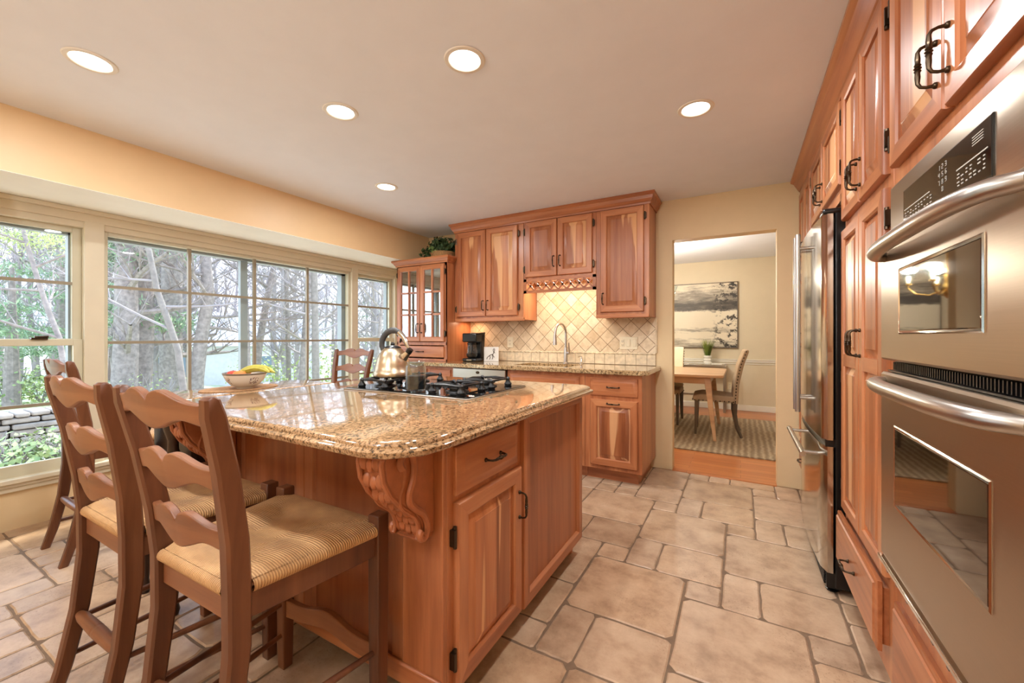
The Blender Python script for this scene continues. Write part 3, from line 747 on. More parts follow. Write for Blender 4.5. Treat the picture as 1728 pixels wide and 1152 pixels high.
# cabinet above the refrigerator
t = thing('fridge_top_cabinet', 'cherry wall cabinet mounted above the refrigerator', 'cabinet', (.73, 2.765, 1.82))
MB().box(XF, XR - .01, 2.317, 3.213, 1.82, ZC - .01).obj('body', M['wood'], t, world=True, bevel=.002)
door(t, frR, 2.345, 2.787, 1.875, UPZ1, handle=(2.760, 1.965), hinges=(2.337, 1, (1.95, UPZ1 - .08)), mh='wood_y', sw=.05)
door(t, frR, 2.795, 3.185, 1.875, UPZ1, handle=(2.822, 1.965), hinges=(3.193, -1, (1.95, UPZ1 - .08)), mh='wood_y', sw=.05)
m = crown([(XF, .80), (XF, 3.807)], 2.275, ZC, .072)
# travelling +y, right side is +x: mirror so the moulding faces the room
for v in m.v: v.x = 2 * XF - v.x
tag(m.obj('crown_moulding', M['wood_y']), 'long cherry crown moulding under the ceiling over the right wall cabinets', 'moulding')
# refrigerator
t = thing('refrigerator', 'stainless steel french door refrigerator with black sides', 'refrigerator', (.66, 2.73, 0))
fy0, fy1, sp = 2.325, 3.125, 2.735
MB().box(.375, 1.02, fy0 + .005, fy1 - .005, .03, 1.755).obj('body', M['black'], t, world=True, bevel=.006)
m = MB(); m.box(.345, .40, fy0 + .01, fy1 - .01, .025, .095)
for k in range(5): m.box(.338, .346, fy0 + .03, fy1 - .03, .033 + k * .012, .038 + k * .012)
m.obj('base_grille', M['black'], t, world=True)
for yy in (fy0 + .05, fy1 - .05): MB().lathe([(.022, 0), (.025, .006), (.014, .012), (.012, .03)], (.37, yy, 0), 10).obj('foot', M['black'], t, world=True)
def fridge_door(ya, yb, z0, z1, name='door'):
    # front face gently bowed; outer vertical edges rounded
    n = 14; poly = []
    for i in range(n + 1):
        q = i / n; y = ya + (yb - ya) * q
        g = (y - (fy0 + fy1) / 2) / ((fy1 - fy0) / 2)
        x = .317 + .016 * g * g
        e = min(abs(y - fy0), abs(y - fy1))
        if e < .014: x += (.014 - sqrt(max(0, .014 ** 2 - (.014 - e) ** 2)))
        poly.append((x, y))
    poly += [(.368, yb), (.368, ya)]
    m = MB().prism(poly, z0, z1); return m.obj(name, M['steel_v'], t, world=True, smooth=True)
d1 = fridge_door(fy0, sp - .002, .705, 1.742); d2 = fridge_door(sp + .002, fy1, .705, 1.742)
d3 = fridge_door(fy0, fy1, .098, .675, 'freezer_drawer')
MB().box(.34, .39, fy0 + .01, fy1 - .01, .672, .708).obj('gasket', M['black'], t, world=True)
MB().box(.33, .42, fy0 + .0, fy0 + .10, 1.742, 1.768).obj('hinge_cover', M['black'], t, world=True, bevel=.01); MB().box(.33, .42, fy1 - .10, fy1, 1.742, 1.768).obj('hinge_cover', M['black'], t, world=True, bevel=.01)
def bar(d, p0, p1, axis):
    m = MB().tube([p0, p1], .0125, 14)
    for q in (.08, .92):
        c = Vector(p0).lerp(Vector(p1), q); m.tube([c, (.330, c.y, c.z)], .009, 10)
    m.obj('handle', M['steel_h'], d, world=True, smooth=True)
bar(d1, (.272, sp - .045, .77), (.272, sp - .045, 1.735), 'z'); bar(d2, (.272, sp + .045, .77), (.272, sp + .045, 1.735), 'z')
bar(d3, (.262, 2.385, .615), (.262, 3.02, .615), 'y')

# ================================================================== BACK WALL UPPERS
YF = 3.505
frB = lambda a, b, c: (a, YF - c, b)
DT = 2.285
t = thing('wall_cabinet', 'double door cherry wall cabinet left of the sink above the coffee maker', 'cabinet', (-2.27, 3.65, 1.34))
MB().box(-2.69, -1.852, YF, YB - .002, 1.345, ZC - .01).obj('body', M['wood'], t, world=True, bevel=.002)
MB().box(-2.69, -1.852, YF - .006, YF + .02, 1.335, 1.37).obj('light_rail', M['wood_x'], t, world=True, bevel=.004)
door(t, frB, -2.655, -2.287, 1.388, DT, handle=(-2.312, 1.50), hinges=(-2.663, 1, (1.47, DT - .09)))
door(t, frB, -2.280, -1.912, 1.388, DT, handle=(-2.255, 1.50), hinges=(-1.904, -1, (1.47, DT - .09)))
t = thing('wall_cabinet', 'short cherry wall cabinet above the sink with a pierced lattice valance', 'cabinet', (-1.49, 3.65, 1.74))
MB().box(-1.850, -1.122, YF, YB - .002, 1.735, ZC - .01).obj('body', M['wood'], t, world=True, bevel=.002)
door(t, frB, -1.828, -1.494, 1.752, DT, handle=(-1.522, 1.885), hinges=(-1.836, 1, (1.83, DT - .09)))
door(t, frB, -1.487, -1.152, 1.752, DT, handle=(-1.459, 1.885), hinges=(-1.144, -1, (1.83, DT - .09)))
# lattice valance: border and crossing slats with open gaps
m = MB(); a0, a1, b0, b1 = -1.85, -1.122, 1.60, 1.737
def bar2(m, fr, ax, az, bx, bz, wdt, c0, c1):
    d = Vector((bx - ax, bz - az)); L = d.length; d /= L; nn = Vector((-d.y, d.x)) * wdt / 2
    m.prism([(ax + nn.x, az + nn.y), (bx + nn.x, bz + nn.y), (bx - nn.x, bz - nn.y), (ax - nn.x, az - nn.y)], c0, c1, fr)
for q in ((a0, a1, b0, b0 + .026), (a0, a1, b1 - .026, b1), (a0, a0 + .03, b0, b1), (a1 - .03, a1, b0, b1)):
    m.box(q[0], q[1], YF - .002, YF + .018, q[2], q[3])
zz0, zz1 = b0 + .022, b1 - .022; n = 8; stp = (a1 - a0 - .06) / n
for k in range(n):
    x0 = a0 + .03 + k * stp; bar2(m, frB, x0, zz0, x0 + stp, zz1, .016, -.014, -.002); bar2(m, frB, x0, zz1, x0 + stp, zz0, .016, -.014, -.002)
m.obj('lattice_valance', M['wood_x'], t, world=True)
m = MB(); m.box(-1.83, -1.14, YF + .05, YF + .09, 1.715, 1.735); m.obj('under_cabinet_light', M['white'], t, world=True)
t = thing('wall_cabinet', 'tall single door cherry wall cabinet right of the sink', 'cabinet', (-.89, 3.65, 1.35))
MB().box(-1.120, -.664, YF, YB - .002, 1.350, ZC - .01).obj('body', M['wood'], t, world=True, bevel=.002)
MB().box(-1.120, -.664, YF - .006, YF + .02, 1.342, 1.372).obj('light_rail', M['wood_x'], t, world=True, bevel=.004)
door(t, frB, -1.078, -.706, 1.392, DT, handle=(-1.052, 1.51), hinges=(-.698, -1, (1.48, DT - .09)))
m = crown([(-2.69, YB - .002), (-2.69, YF), (-.664, YF), (-.664, YB - .002)], 2.29, ZC, .05)
cc = m
for v in cc.v: pass
tag(cc.obj('crown_moulding', M['wood_x']), 'cherry crown moulding along the top of the sink wall cabinets', 'moulding')

# hutch with glass doors standing on the counter
HX0, HX1, HY = -3.42, -2.694, 3.375
frH = lambda a, b, c: (a, HY - c, b)
t = thing('glass_hutch', 'cherry corner hutch with two glazed doors and a drawer on the counter', 'cabinet', (-3.05, 3.6, .914))
m = MB(); m.box(HX0, HX0 + .02, HY, YB - .003, .916, 2.0); m.box(HX1 - .02, HX1, HY, YB - .003, .916, 2.0); m.box(HX0, HX1, YB - .02, YB - .003, .916, 2.0); m.box(HX0, HX1, HY, YB - .003, 1.96, 2.0)
m.box(HX0, HX1, HY, YB - .003, .916, .94); m.box(HX0, HX1, HY, YB - .003, 1.085, 1.12)
m.box(HX0, HX0 + .045, HY, HY + .02, .916, 2.0); m.box(HX1 - .045, HX1, HY, HY + .02, .916, 2.0); m.box(HX0, HX1, HY, HY + .02, 1.93, 2.0)
m.obj('body', M['wood'], t, world=True, bevel=.002)
for zz in (1.40, 1.68): MB().box(HX0 + .02, HX1 - .02, HY + .04, YB - .02, zz, zz + .018).obj('shelf', M['wood_x'], t, world=True)
xm = (HX0 + HX1) / 2
for k, (a, b) in enumerate(((HX0 + .03, xm - .002), (xm + .002, HX1 - .03))):
    m = MB(); z0, z1, sw = 1.125, 1.955, .052
    rings(m, frH, a, b, z0, z1, [(0, 0), (0, .015), (.005, .021), (sw - .006, .021), (sw, .015), (sw, .0)], 0, 1, cap=False)
    m.f = [f for f in m.f[:-1]]; m.m = m.m[:-1]; m.col = m.col[:-1]
    mid = (a + b) / 2; m.box(mid - .009, mid + .009, HY - .018, HY - .004, z0 + sw, z1 - sw)
    for q in (1, 2):
        zq = z0 + sw + (z1 - z0 - 2 * sw) * q / 3; m.box(a + sw, b - sw, HY - .018, HY - .004, zq - .009, zq + .009)
    d = m.obj('door', [M['wood'], M['wood_x']], t, world=True, smooth=True)
    MB().box(a + sw - .004, b - sw + .004, HY - .006, HY - .003, z0 + sw - .004, z1 - sw + .004).obj('glass_pane', M['cabglass'], d, world=True)
    pull(d, lambda a_, b_, c_: (a_, HY - .021 - c_, b_), (xm - .028) if k == 0 else (xm + .028), 1.27)
    for zq in (1.21, 1.87): hinge(d, frH, a - .006 if k == 0 else b + .006, zq, 1 if k == 0 else -1)
drawer(t, frH, HX0 + .05, HX1 - .04, .955, 1.075)
m = crown([(HX0, YB - .003), (HX0, HY), (HX1, HY), (HX1, YF - .012)], 1.965, 2.035, .045)
m.obj('cornice', M['wood_x'], t, world=True)
# dishes behind the hutch glass
for (x, z, lab) in ((-3.22, 1.42, 'small white stacked bowls on the middle shelf of the glass hutch'), (-2.88, 1.70, 'small white stacked bowls on the upper shelf of the glass hutch')):
    m = MB()
    for q in range(3): m.lathe([(.02, z + q * .014), (.05, z + .03 + q * .014), (.052, z + .032 + q * .014), (.018, z + .008 + q * .014)], (x, 3.6, 0), 14)
    tag(m.obj('bowl_stack', M['ceramic'], smooth=True), lab, 'bowl')
# artificial plant in a basket on the hutch
t = thing('potted_fern', 'bushy dark green plant in a low wicker basket on top of the hutch', 'plant', (-2.93, 3.60, 2.035))
m = MB().lathe([(.10, 0), (.135, .03), (.15, .075), (.158, .08), (.15, .088), (.138, .08)], (0, 0, 0), 22); m.obj('basket', M['basket'], t, smooth=True)
def leaf_cloud(m, n, cx, rad, size, rnd, shell=.55, mi=0, zmin=-9, flat=1.0):
    for k in range(n):
        while True:
            d = Vector((rnd.uniform(-1, 1), rnd.uniform(-1, 1), rnd.uniform(-1, 1)))
            if 0.05 < d.length < 1: break
        d = d.normalized() * (shell + (1 - shell) * rnd.random())
        p = Vector((cx[0] + d.x * rad[0], cx[1] + d.y * rad[1], cx[2] + d.z * rad[2]))
        if p.z < zmin: continue
        nrm = (d + Vector((rnd.uniform(-.7, .7), rnd.uniform(-.7, .7), rnd.uniform(-.3, .9)))).normalized()
        u = nrm.orthogonal().normalized(); u = Matrix.Rotation(rnd.uniform(0, 6.28), 3, nrm) @ u; w_ = nrm.cross(u)
        s = size * rnd.uniform(.6, 1.3)
        m.add([p - u * s * .15, p + w_ * s * .36 * flat + u * s * .35 + nrm * s * .05, p + u * s, p - w_ * s * .36 * flat + u * s * .35 - nrm * s * .02], [(0, 1, 2, 3)], mi)
rnd = random.Random(11)
m = MB(); leaf_cloud(m, 900, (0, 0, .15), (.19, .17, .12), .045, rnd, .2, zmin=.02); leaf_cloud(m, 150, (-.12, -.08, .08), (.14, .10, .08), .04, rnd, .3, zmin=-.0)
m.obj('foliage', M['fern'], t)
m = MB(); leaf_cloud(m, 60, (-.03, -.14, .11), (.05, .04, .04), .03, rnd, .2); m.obj('pale_leaves', M['fern_lt'], t)

# ================================================================== BACKSPLASH, BASE RUN
w = MB(); w.box(-2.70, -.664, YB - .009, YB - .001, 1.03, 1.36); w.box(-1.852, -1.12, YB - .009, YB - .001, 1.36, 1.74)
e = struct(w.obj('wall_tile_backsplash', M['splash']))
w = MB(); w.box(-2.70, -.664, YB - .007, YB - .001, .915, 1.03, 1)
x = -2.70
while x < -.67:
    x1 = min(x + .098, -.664); w.box(x + .002, x1 - .002, YB - .011, YB - .006, .918, 1.012, 0); x = x1
# twisted rope liner
n = 130
for s in range(2):
    w.tube([(-2.70 + 2.035 * i / n, YB - .010 + .004 * cos(i * 1.1 + s * pi), 1.022 + .005 * sin(i * 1.1 + s * pi)) for i in range(n + 1)], .006, 6, 0)
for s in range(2):
    w.tube([(-.658 + .004 * sin(i * 1.1 + s * pi), YB - .010, 1.03 + .32 * i / 30) for i in range(31)], .006, 6, 0)
struct(w.obj('wall_tile_border', [M['travertine'], M['splashgrout']]))
YC = 3.23
frC = lambda a, b, c: (a, YC - c, b)
def base(name, label, a0, a1, x=None):
    t = thing(name, label, 'cabinet', ((a0 + a1) / 2, 3.5, 0))
    MB().box(a0, a1, YC, YB - .002, .10, .874).obj('body', M['wood'], t, world=True, bevel=.002)
    MB().box(a0 + .0, a1 - (.04 if a1 > -.7 else 0), YC + .07, YB - .002, .0, .10).obj('toe_kick', M['wood_x'], t, world=True)
    return t
t = base('base_cabinet', 'cherry base cabinet with one drawer and one door nearest the doorway', -1.128, -.666)
drawer(t, frC, -1.078, -.697, .700, .845)
door(t, frC, -1.078, -.697, .135, .668, handle=(-.888, .640, False), pan='panel')
t = thing('sink_base_cabinet', 'cherry sink base cabinet with a wide false drawer front', 'cabinet', (-1.5, 3.5, 0))
MB().box(-1.875, -1.130, YC, YB - .002, .10, .670).box(-1.875, -1.130, YC, YC + .025, .670, .874).obj('body', M['wood'], t, world=True, bevel=.002)
MB().box(-1.875, -1.130, YC + .07, YB - .002, 0, .10).obj('toe_kick', M['wood_x'], t, world=True)
drawer(t, frC, -1.845, -1.175, .700, .845, handle=False)
door(t, frC, -1.845, -1.513, .135, .668, handle=(-1.54, .58)); door(t, frC, -1.507, -1.175, .135, .668, handle=(-1.48, .58), hinges=(-1.167, -1, (.22, .60)))
t = thing('dishwasher', 'stainless steel dishwasher under the counter left of the sink', 'dishwasher', (-2.19, 3.5, 0))
MB().box(-2.49, -1.882, YC + .005, YB - .05, .10, .872).obj('body', M['black'], t, world=True)
m = MB(); rings(m, frC, -2.488, -1.884, .12, .70, [(0, -.01), (0, .018), (.004, .022)]); m.obj('door', M['steel_h'], t, world=True)
m = MB(); rings(m, frC, -2.488, -1.884, .712, .868, [(0, -.01), (0, .022), (.004, .026)]); cp = m.obj('control_panel', M['steel_h'], t, world=True)
m = MB().tube([(-2.44, YC - .05, .735), (-1.93, YC - .05, .735)], .010, 10); m.tube([(-2.42, YC - .05, .735), (-2.42, YC - .02, .735)], .007); m.tube([(-1.95, YC - .05, .735), (-1.95, YC - .02, .735)], .007); m.obj('handle', M['steel_h'], t, world=True, smooth=True)
MB().sphere((-2.19, YC - .027, .835), .014, 10, sc=(1.6, .15, 1)).obj('badge', M['bronze'], cp, world=True)
t = base('base_cabinet', 'cherry base cabinet left of the dishwasher with a narrow drawer', -3.42, -2.495)
drawer(t, frC, -2.80, -2.53, .700, .845); drawer(t, frC, -3.30, -2.84, .700, .845)
door(t, frC, -2.80, -2.53, .135, .668, handle=(-2.56, .58)); door(t, frC, -3.30, -2.84, .135, .668, handle=(-2.87, .58))
# counter with undermount sink cutout
t = thing('stone_countertop', 'green and gold granite countertop along the sink wall', 'countertop', (-2.0, 3.5, .876))
def slab(mb, poly, z0, z1, ogee=True, hole=None):
    """polygon slab with a rounded front edge profile"""
    n = len(poly)
    def inset(d):
        out = []
        for i in range(n):
            p0, p1, p2 = Vector(poly[i - 1]), Vector(poly[i]), Vector(poly[(i + 1) % n])
            d1 = (p1 - p0).normalized(); d2 = (p2 - p1).normalized()
            n1 = Vector((-d1.y, d1.x)); n2 = Vector((-d2.y, d2.x)); o = (n1 + n2); o = o / max(.3, o.dot(n1))
            out.append(p1 + o * d)
        return out
    h = z1 - z0
    prof = [(.012, z0), (.003, z0 + h * .06), (0, z0 + h * .2), (0, z0 + h * .42), (.004, z0 + h * .52), (.012, z0 + h * .58), (.014, z0 + h * .62), (.014, z0 + h * .72), (.017, z0 + h * .88), (.024, z0 + h * .98), (.030, z1)] if ogee else [(.004, z0), (0, z0 + .006), (0, z1 - .008), (.003, z1 - .002), (.008, z1)]
    vs = []; fs = []
    for d, z in prof:
        for q in inset(d): vs.append((q.x, q.y, z))
    m = len(prof)
    for i in range(m - 1):
        for k in range(n):
            j = (k + 1) % n; fs.append((i * n + k, i * n + j, (i + 1) * n + j, (i + 1) * n + k))
    fs.append(tuple(range(n))[::-1])
    if not hole: fs.append(tuple(range((m - 1) * n, m * n)))
    mb.add(vs, fs)
    return [vs[(m - 1) * n + k] for k in range(n)]
# three solid stretches around the sink opening keep the top flat
def ring_slab(hx0, hx1, hy0, hy1):
    m = MB()
    poly = [(-3.42, 3.185), (-.66, 3.185), (-.622, 3.225), (-.622, YB - .002), (-3.42, YB - .002)]
    top = slab(m, poly, .876, .914, ogee=False, hole=True)
    # bridge top ring to the hole: triangulated fan strips
    H = [(hx0, hy0), (hx1, hy0), (hx1, hy1), (hx0, hy1)]
    T = [Vector(p) for p in top]
    vs = [tuple(p) for p in T] + [(x, y, .914) for x, y in H] + [(x, y, .876) for x, y in H]
    # T0 left-front, T1 right-front, T2 right chamfer, T3 right-back, T4 left-back
    fs = [(0, 1, 6, 5), (1, 2, 3, 7, 6), (3, 4, 8, 7), (4, 0, 5, 8), (5, 6, 10, 9), (6, 7, 11, 10), (7, 8, 12, 11), (8, 5, 9, 12)]
    m.add(vs, fs); return m
ring_slab(-1.86, -1.30, 3.30, 3.66).obj('slab', M['granite2'], t, world=True)
t = thing('sink', 'undermounted steel sink basin sunk in the back counter', 'sink', (-1.58, 3.48, .70))
m = MB(); rings(m, lambda a, b, c: (a, b, c), -1.87, -1.29, 3.29, 3.67, [(0, .875), (.012, .873), (.016, .80), (.04, .70), (.06, .69)], cap=True); m.f = m.f[:-1]; m.m = m.m[:-1]; m.col = m.col[:-1]
m.obj('basin', M['steel_h'], t, world=True, smooth=True)
t = thing('faucet', 'brushed nickel gooseneck faucet with a pull-down spray head', 'faucet', (-1.50, 3.73, .914))
m = MB(); m.lathe([(.027, 0), (.027, .008), (.019, .014), (.0175, .14), (.014, .16)], n=16); pts = [(0, 0, .15), (0, 0, .30)]
for k in range(13):
    a = pi * k / 12; pts.append((0, -.075 + .075 * cos(a), .30 + .09 * sin(a)))
pts.append((0, -.152, .28)); m.tube(pts, .0115, 12); m.obj('spout', M['steel_h'], t, smooth=True)
MB().lathe([(.013, .285), (.016, .26), (.019, .20), (.021, .185), (.015, .182)], (0, -.155, 0), 14).obj('spray_head', M['steel_h'], t, smooth=True)
m = MB(); m.tube([(.015, 0, .105), (.05, 0, .105)], .014, 12); m.tube([(.046, 0, .105), (.050, -.01, .16), (.055, -.02, .205)], [.008, .007, .005], 8); m.obj('handle', M['steel_h'], t, smooth=True)
t.rotation_euler = (0, 0, -.35)
t = thing('soap_dispenser', 'small metal soap dispenser beside the faucet', 'soap dispenser', (-1.335, 3.72, .914))
MB().lathe([(.02, 0), (.02, .006), (.010, .014), (.010, .05), (.006, .055), (.006, .075)], n=12).tube([(0, 0, .072), (-.01, -.025, .076), (-.014, -.045, .070)], .0055, 8).obj('pump', M['chrome'], t, smooth=True)
# coffee maker
t = thing('coffee_maker', 'black drip coffee maker with glass carafe beside the hutch', 'coffee maker', (-2.50, 3.58, .914), .12)
m = MB(); m.box(-.085, .085, -.10, .10, 0, .035); m.box(-.085, .085, .02, .10, .03, .30); m.box(-.085, .085, -.10, .10, .205, .30); m.obj('body', M['black'], t, bevel=.012)
m = MB().lathe([(.045, .04), (.062, .06), (.066, .10), (.056, .15), (.046, .175), (.048, .185)], (0, -.04, 0), 18); cf = m.obj('carafe', M['glass2'], t, smooth=True)
MB().lathe([(.049, .178), (.049, .196), (.02, .2)], (0, -.04, 0), 18).obj('lid', M['black'], cf, smooth=True)
MB().lathe([(.0, .043), (.043, .043), (.058, .062), (.060, .085), (.0, .085)], (0, -.04, 0), 18).obj('coffee', M['black'], cf, smooth=True)
MB().tube([(.03, -.09, .18), (.05, -.13, .17), (.05, -.135, .10), (.035, -.10, .08)], .009, 8, squash=1.6).obj('carafe_handle', M['black'], cf, smooth=True)
MB().box(-.03, .03, -.103, -.099, .012, .024).obj('switch', M['chrome'], t)
# white card with deer drawing
M['card'] = plain('white_card', (238, 232, 222), 0.7, var=0.02)
t = thing('towel_card', 'white folded card printed with a small dark leaping deer by the coffee maker', 'card', (-2.325, 3.66, .914), .18)
MB().box(-.085, .085, -.004, .004, 0, .155).obj('card', M['card'], t, bevel=.003)
m = MB()
for pts in ([(-.02, .05), (.0, .062), (.02, .066), (.032, .085)], [(-.02, .05), (-.045, .03), (-.05, .012)], [(-.015, .05), (-.01, .028), (-.02, .01)], [(.018, .062), (.03, .04), (.04, .035)], [(.012, .062), (.02, .03), (.012, .012)], [(.032, .085), (.045, .08)], [(.03, .086), (.022, .11), (.03, .125)], [(.034, .088), (.042, .112), (.036, .128)]):
    m.tube([(a, -.0048, b + .01) for a, b in pts], .0035, 6)
m.obj('deer_print', M['greyleg'], t)
# outlets
def wallplate(name, label, cat, loc, wd, kinds, rz=0.0, hgt=.115):
    t = thing(name, label, cat, loc, rz)
    MB().box(-wd / 2, wd / 2, -.006, 0, -hgt / 2, hgt / 2).obj('plate', M['plate'], t, bevel=.003)
    n = len(kinds)
    for k, kd in enumerate(kinds):
        x = -wd / 2 + wd * (k + .5) / n
        if kd == 'o':
            m = MB(); m.box(x - .017, x + .017, -.009, -.005, -.034, .034); o = m.obj('receptacle', M['plate'], t, bevel=.002)
            s = MB()
            for zz in (.017, -.017):
                for dx in (-.006, .006): s.box(x + dx - .0012, x + dx + .0012, -.0098, -.0088, zz - .005, zz + .005)
                s.box(x - .002, x + .002, -.0098, -.0088, zz - .012, zz - .009)
            s.obj('slots', M['black'], o)
        else: MB().box(x - .016, x + .016, -.010, -.005, -.033, .033).obj('rocker', M['plate'], t, bevel=.002)
wallplate('wall_outlet', 'ivory outlet on the tiles above the folded card', 'outlet', (-2.17, YB - .010, 1.118), .072, 'o')
wallplate('switch_plate', 'wide ivory plate with an outlet and two rocker switches near the doorway', 'switch', (-.905, YB - .010, 1.118), .165, 'oss')

# ================================================================== CEILING LAMPS
def downlight(x, y, label):
    t = thing('recessed_ceiling_light', label, 'ceiling light', (x, y, ZC), 0, 'recessed lights in the kitchen ceiling')
    MB().lathe([(.066, -.001), (.070, -.006), (.086, -.005), (.090, -.001)], n=32).obj('trim_ring', M['white'], t, smooth=True)
    MB().lathe([(.0, -.0035), (.064, -.003), (.067, -.001)], n=32).obj('lens', M['lens'], t, smooth=True)
    l = bpy.data.lights.new('downlight', 'AREA'); l.shape = 'DISK'; l.size = .13; l.energy = LAMP_W; l.color = (.95, .98, 1.0); l.spread = radians(180)
    o = bpy.data.objects.new('lamp_glow', l); C.objects.link(o); o.parent = t; o.location = (0, 0, -.010)
    return t
for x, y, lab in ((-2.476, .632, 'round recessed ceiling light at the far left, above the ladder-back stools'),
                  (-1.865, 1.433, 'round recessed ceiling light between the largest one and the one by the hutch'),
                  (-1.047, 1.432, 'round recessed ceiling light at the top centre, the largest in view'),
                  (-.207, 2.339, 'round recessed ceiling light nearest the doorway'),
                  (-2.483, 2.335, 'small round recessed ceiling light nearest the hutch and window'),
                  (-.207, .63, 'added unseen recessed ceiling light behind the viewpoint by the ovens'), (-1.05, -.7, 'added unseen recessed ceiling light in the rear middle of the kitchen'), (-2.48, -1.0, 'added unseen recessed ceiling light in the rear left of the kitchen')):  # these three are added out of view as extra room fill
    downlight(x, y, lab)
l = bpy.data.lights.new('under_cabinet_strip', 'AREA'); l.shape = 'RECTANGLE'; l.size = .6; l.size_y = .03; l.energy = 5; l.color = (1, .86, .66)
o = bpy.data.objects.new('under_cabinet_strip', l); C.objects.link(o); o.location = (-1.485, YF + .07, 1.712)
l = bpy.data.lights.new('under_cabinet_puck', 'AREA'); l.shape = 'DISK'; l.size = .06; l.energy = 1.2; l.color = (1, .62, .38)
o = bpy.data.objects.new('under_cabinet_puck', l); C.objects.link(o); o.location = (-2.58, 3.66, 1.340)

t = thing('added_fill_pendant', 'added frosted bowl pendant, unseen behind the viewpoint, to light the ceiling and upper walls', 'added fill light', (-1.1, -1.35, 1.95))  # added out of view to brighten the ceiling and upper walls
MB().lathe([(0, -.10), (.08, -.09), (.15, -.05), (.18, 0), (.176, 0), (.146, -.046), (.078, -.084), (0, -.094)], n=24).obj('glass_bowl', M['ceramic'], t, smooth=True)
MB().tube([(0, 0, -.095), (0, 0, .415)], .007, 8).lathe([(.06, .432), (.06, .415), (.02, .40)], n=16).obj('stem', M['bronze'], t, smooth=True)
l = bpy.data.lights.new('added_fill_light', 'POINT'); l.energy = 75; l.shadow_soft_size = .06; l.color = (.93, .97, 1.0)
o = bpy.data.objects.new('added_fill_light', l); C.objects.link(o); o.parent = t; o.location = (0.08, 0, .07)

# ================================================================== ISLAND
IX0, IX1, IY0, IY1 = -2.10, -.772, .966, 2.107
t = thing('kitchen_island', 'large cherry kitchen island cabinet under the golden granite top', 'island', ((IX0 + IX1) / 2, 1.54, 0))
m = MB(); m.box(IX0, IX1, IY0, IY1, .085, .874); m.obj('body', M['wood'], t, world=True, bevel=.003)
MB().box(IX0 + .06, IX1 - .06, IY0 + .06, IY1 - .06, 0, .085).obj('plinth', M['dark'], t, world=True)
for (x, y) in ((IX1 - .05, IY1 - .05), (IX0 + .05, IY1 - .05)):
    MB().lathe([(.018, 0), (.030, .012), (.034, .03), (.028, .05), (.02, .06), (.03, .085)], (x, y, 0), 14).obj('bun_foot', M['wood'], t, world=True, smooth=True)
frI = lambda a, b, c: (IX1 + c, a, b)
drawer(t, frI, .996, 1.392, .688, .838, mh='wood_y')
door(t, frI, .996, 1.410, .095, .668, handle=(1.385, .525), hinges=(.990, 1, (.19, .565)), mh='wood_y')
m = MB(); rings(m, frI, 1.430, IY1 - .004, .088, .872, [(0, 0), (.0, .018), (.004, .022), (.044, .022), (.050, .014), (.052, .004)], 0, 1, cap=False); sp_ = m.obj('side_panel', [M['wood'], M['wood_y']], t, world=True, smooth=True)
m = MB(); rings(m, frI, 1.482, IY1 - .056, .14, .82, [(0, .004), (0, .006)], 0, 0); m.obj('panel', M['panel_b'], sp_, world=True)
# knee-side face (towards the stools): pilasters, rails and recessed board panels
frN = lambda a, b, c: (a, IY0 - c, b)
m = MB(); m.box(-.935, IX1, IY0 - .020, IY0, .085, .874); m.obj('pilaster', M['wood'], t, world=True, bevel=.003)
m = MB(); m.box(IX0, -1.94, IY0 - .020, IY0, .085, .874); m.obj('pilaster', M['wood'], t, world=True, bevel=.003)
for (a, b) in ((-1.94, -1.45), (-1.45, -.935)):
    m = MB(); rings(m, frN, a, b, .085, .874, [(0, 0), (0, .010), (.004, .014), (.05, .014), (.056, .006), (.058, .002)], 0, 1, cap=False); o = m.obj('knee_panel', [M['wood'], M['wood_x']], t, world=True, smooth=True)
    m = MB(); rings(m, frN, a + .056, b - .056, .141, .818, [(0, .001), (0, .003)]); m.obj('panel', M['panel_b'], o, world=True)
MB().box(IX0, IX1, IY0 - .030, IY0 - .015, .085, .15).obj('base_rail', M['wood_x'], t, world=True, bevel=.006)
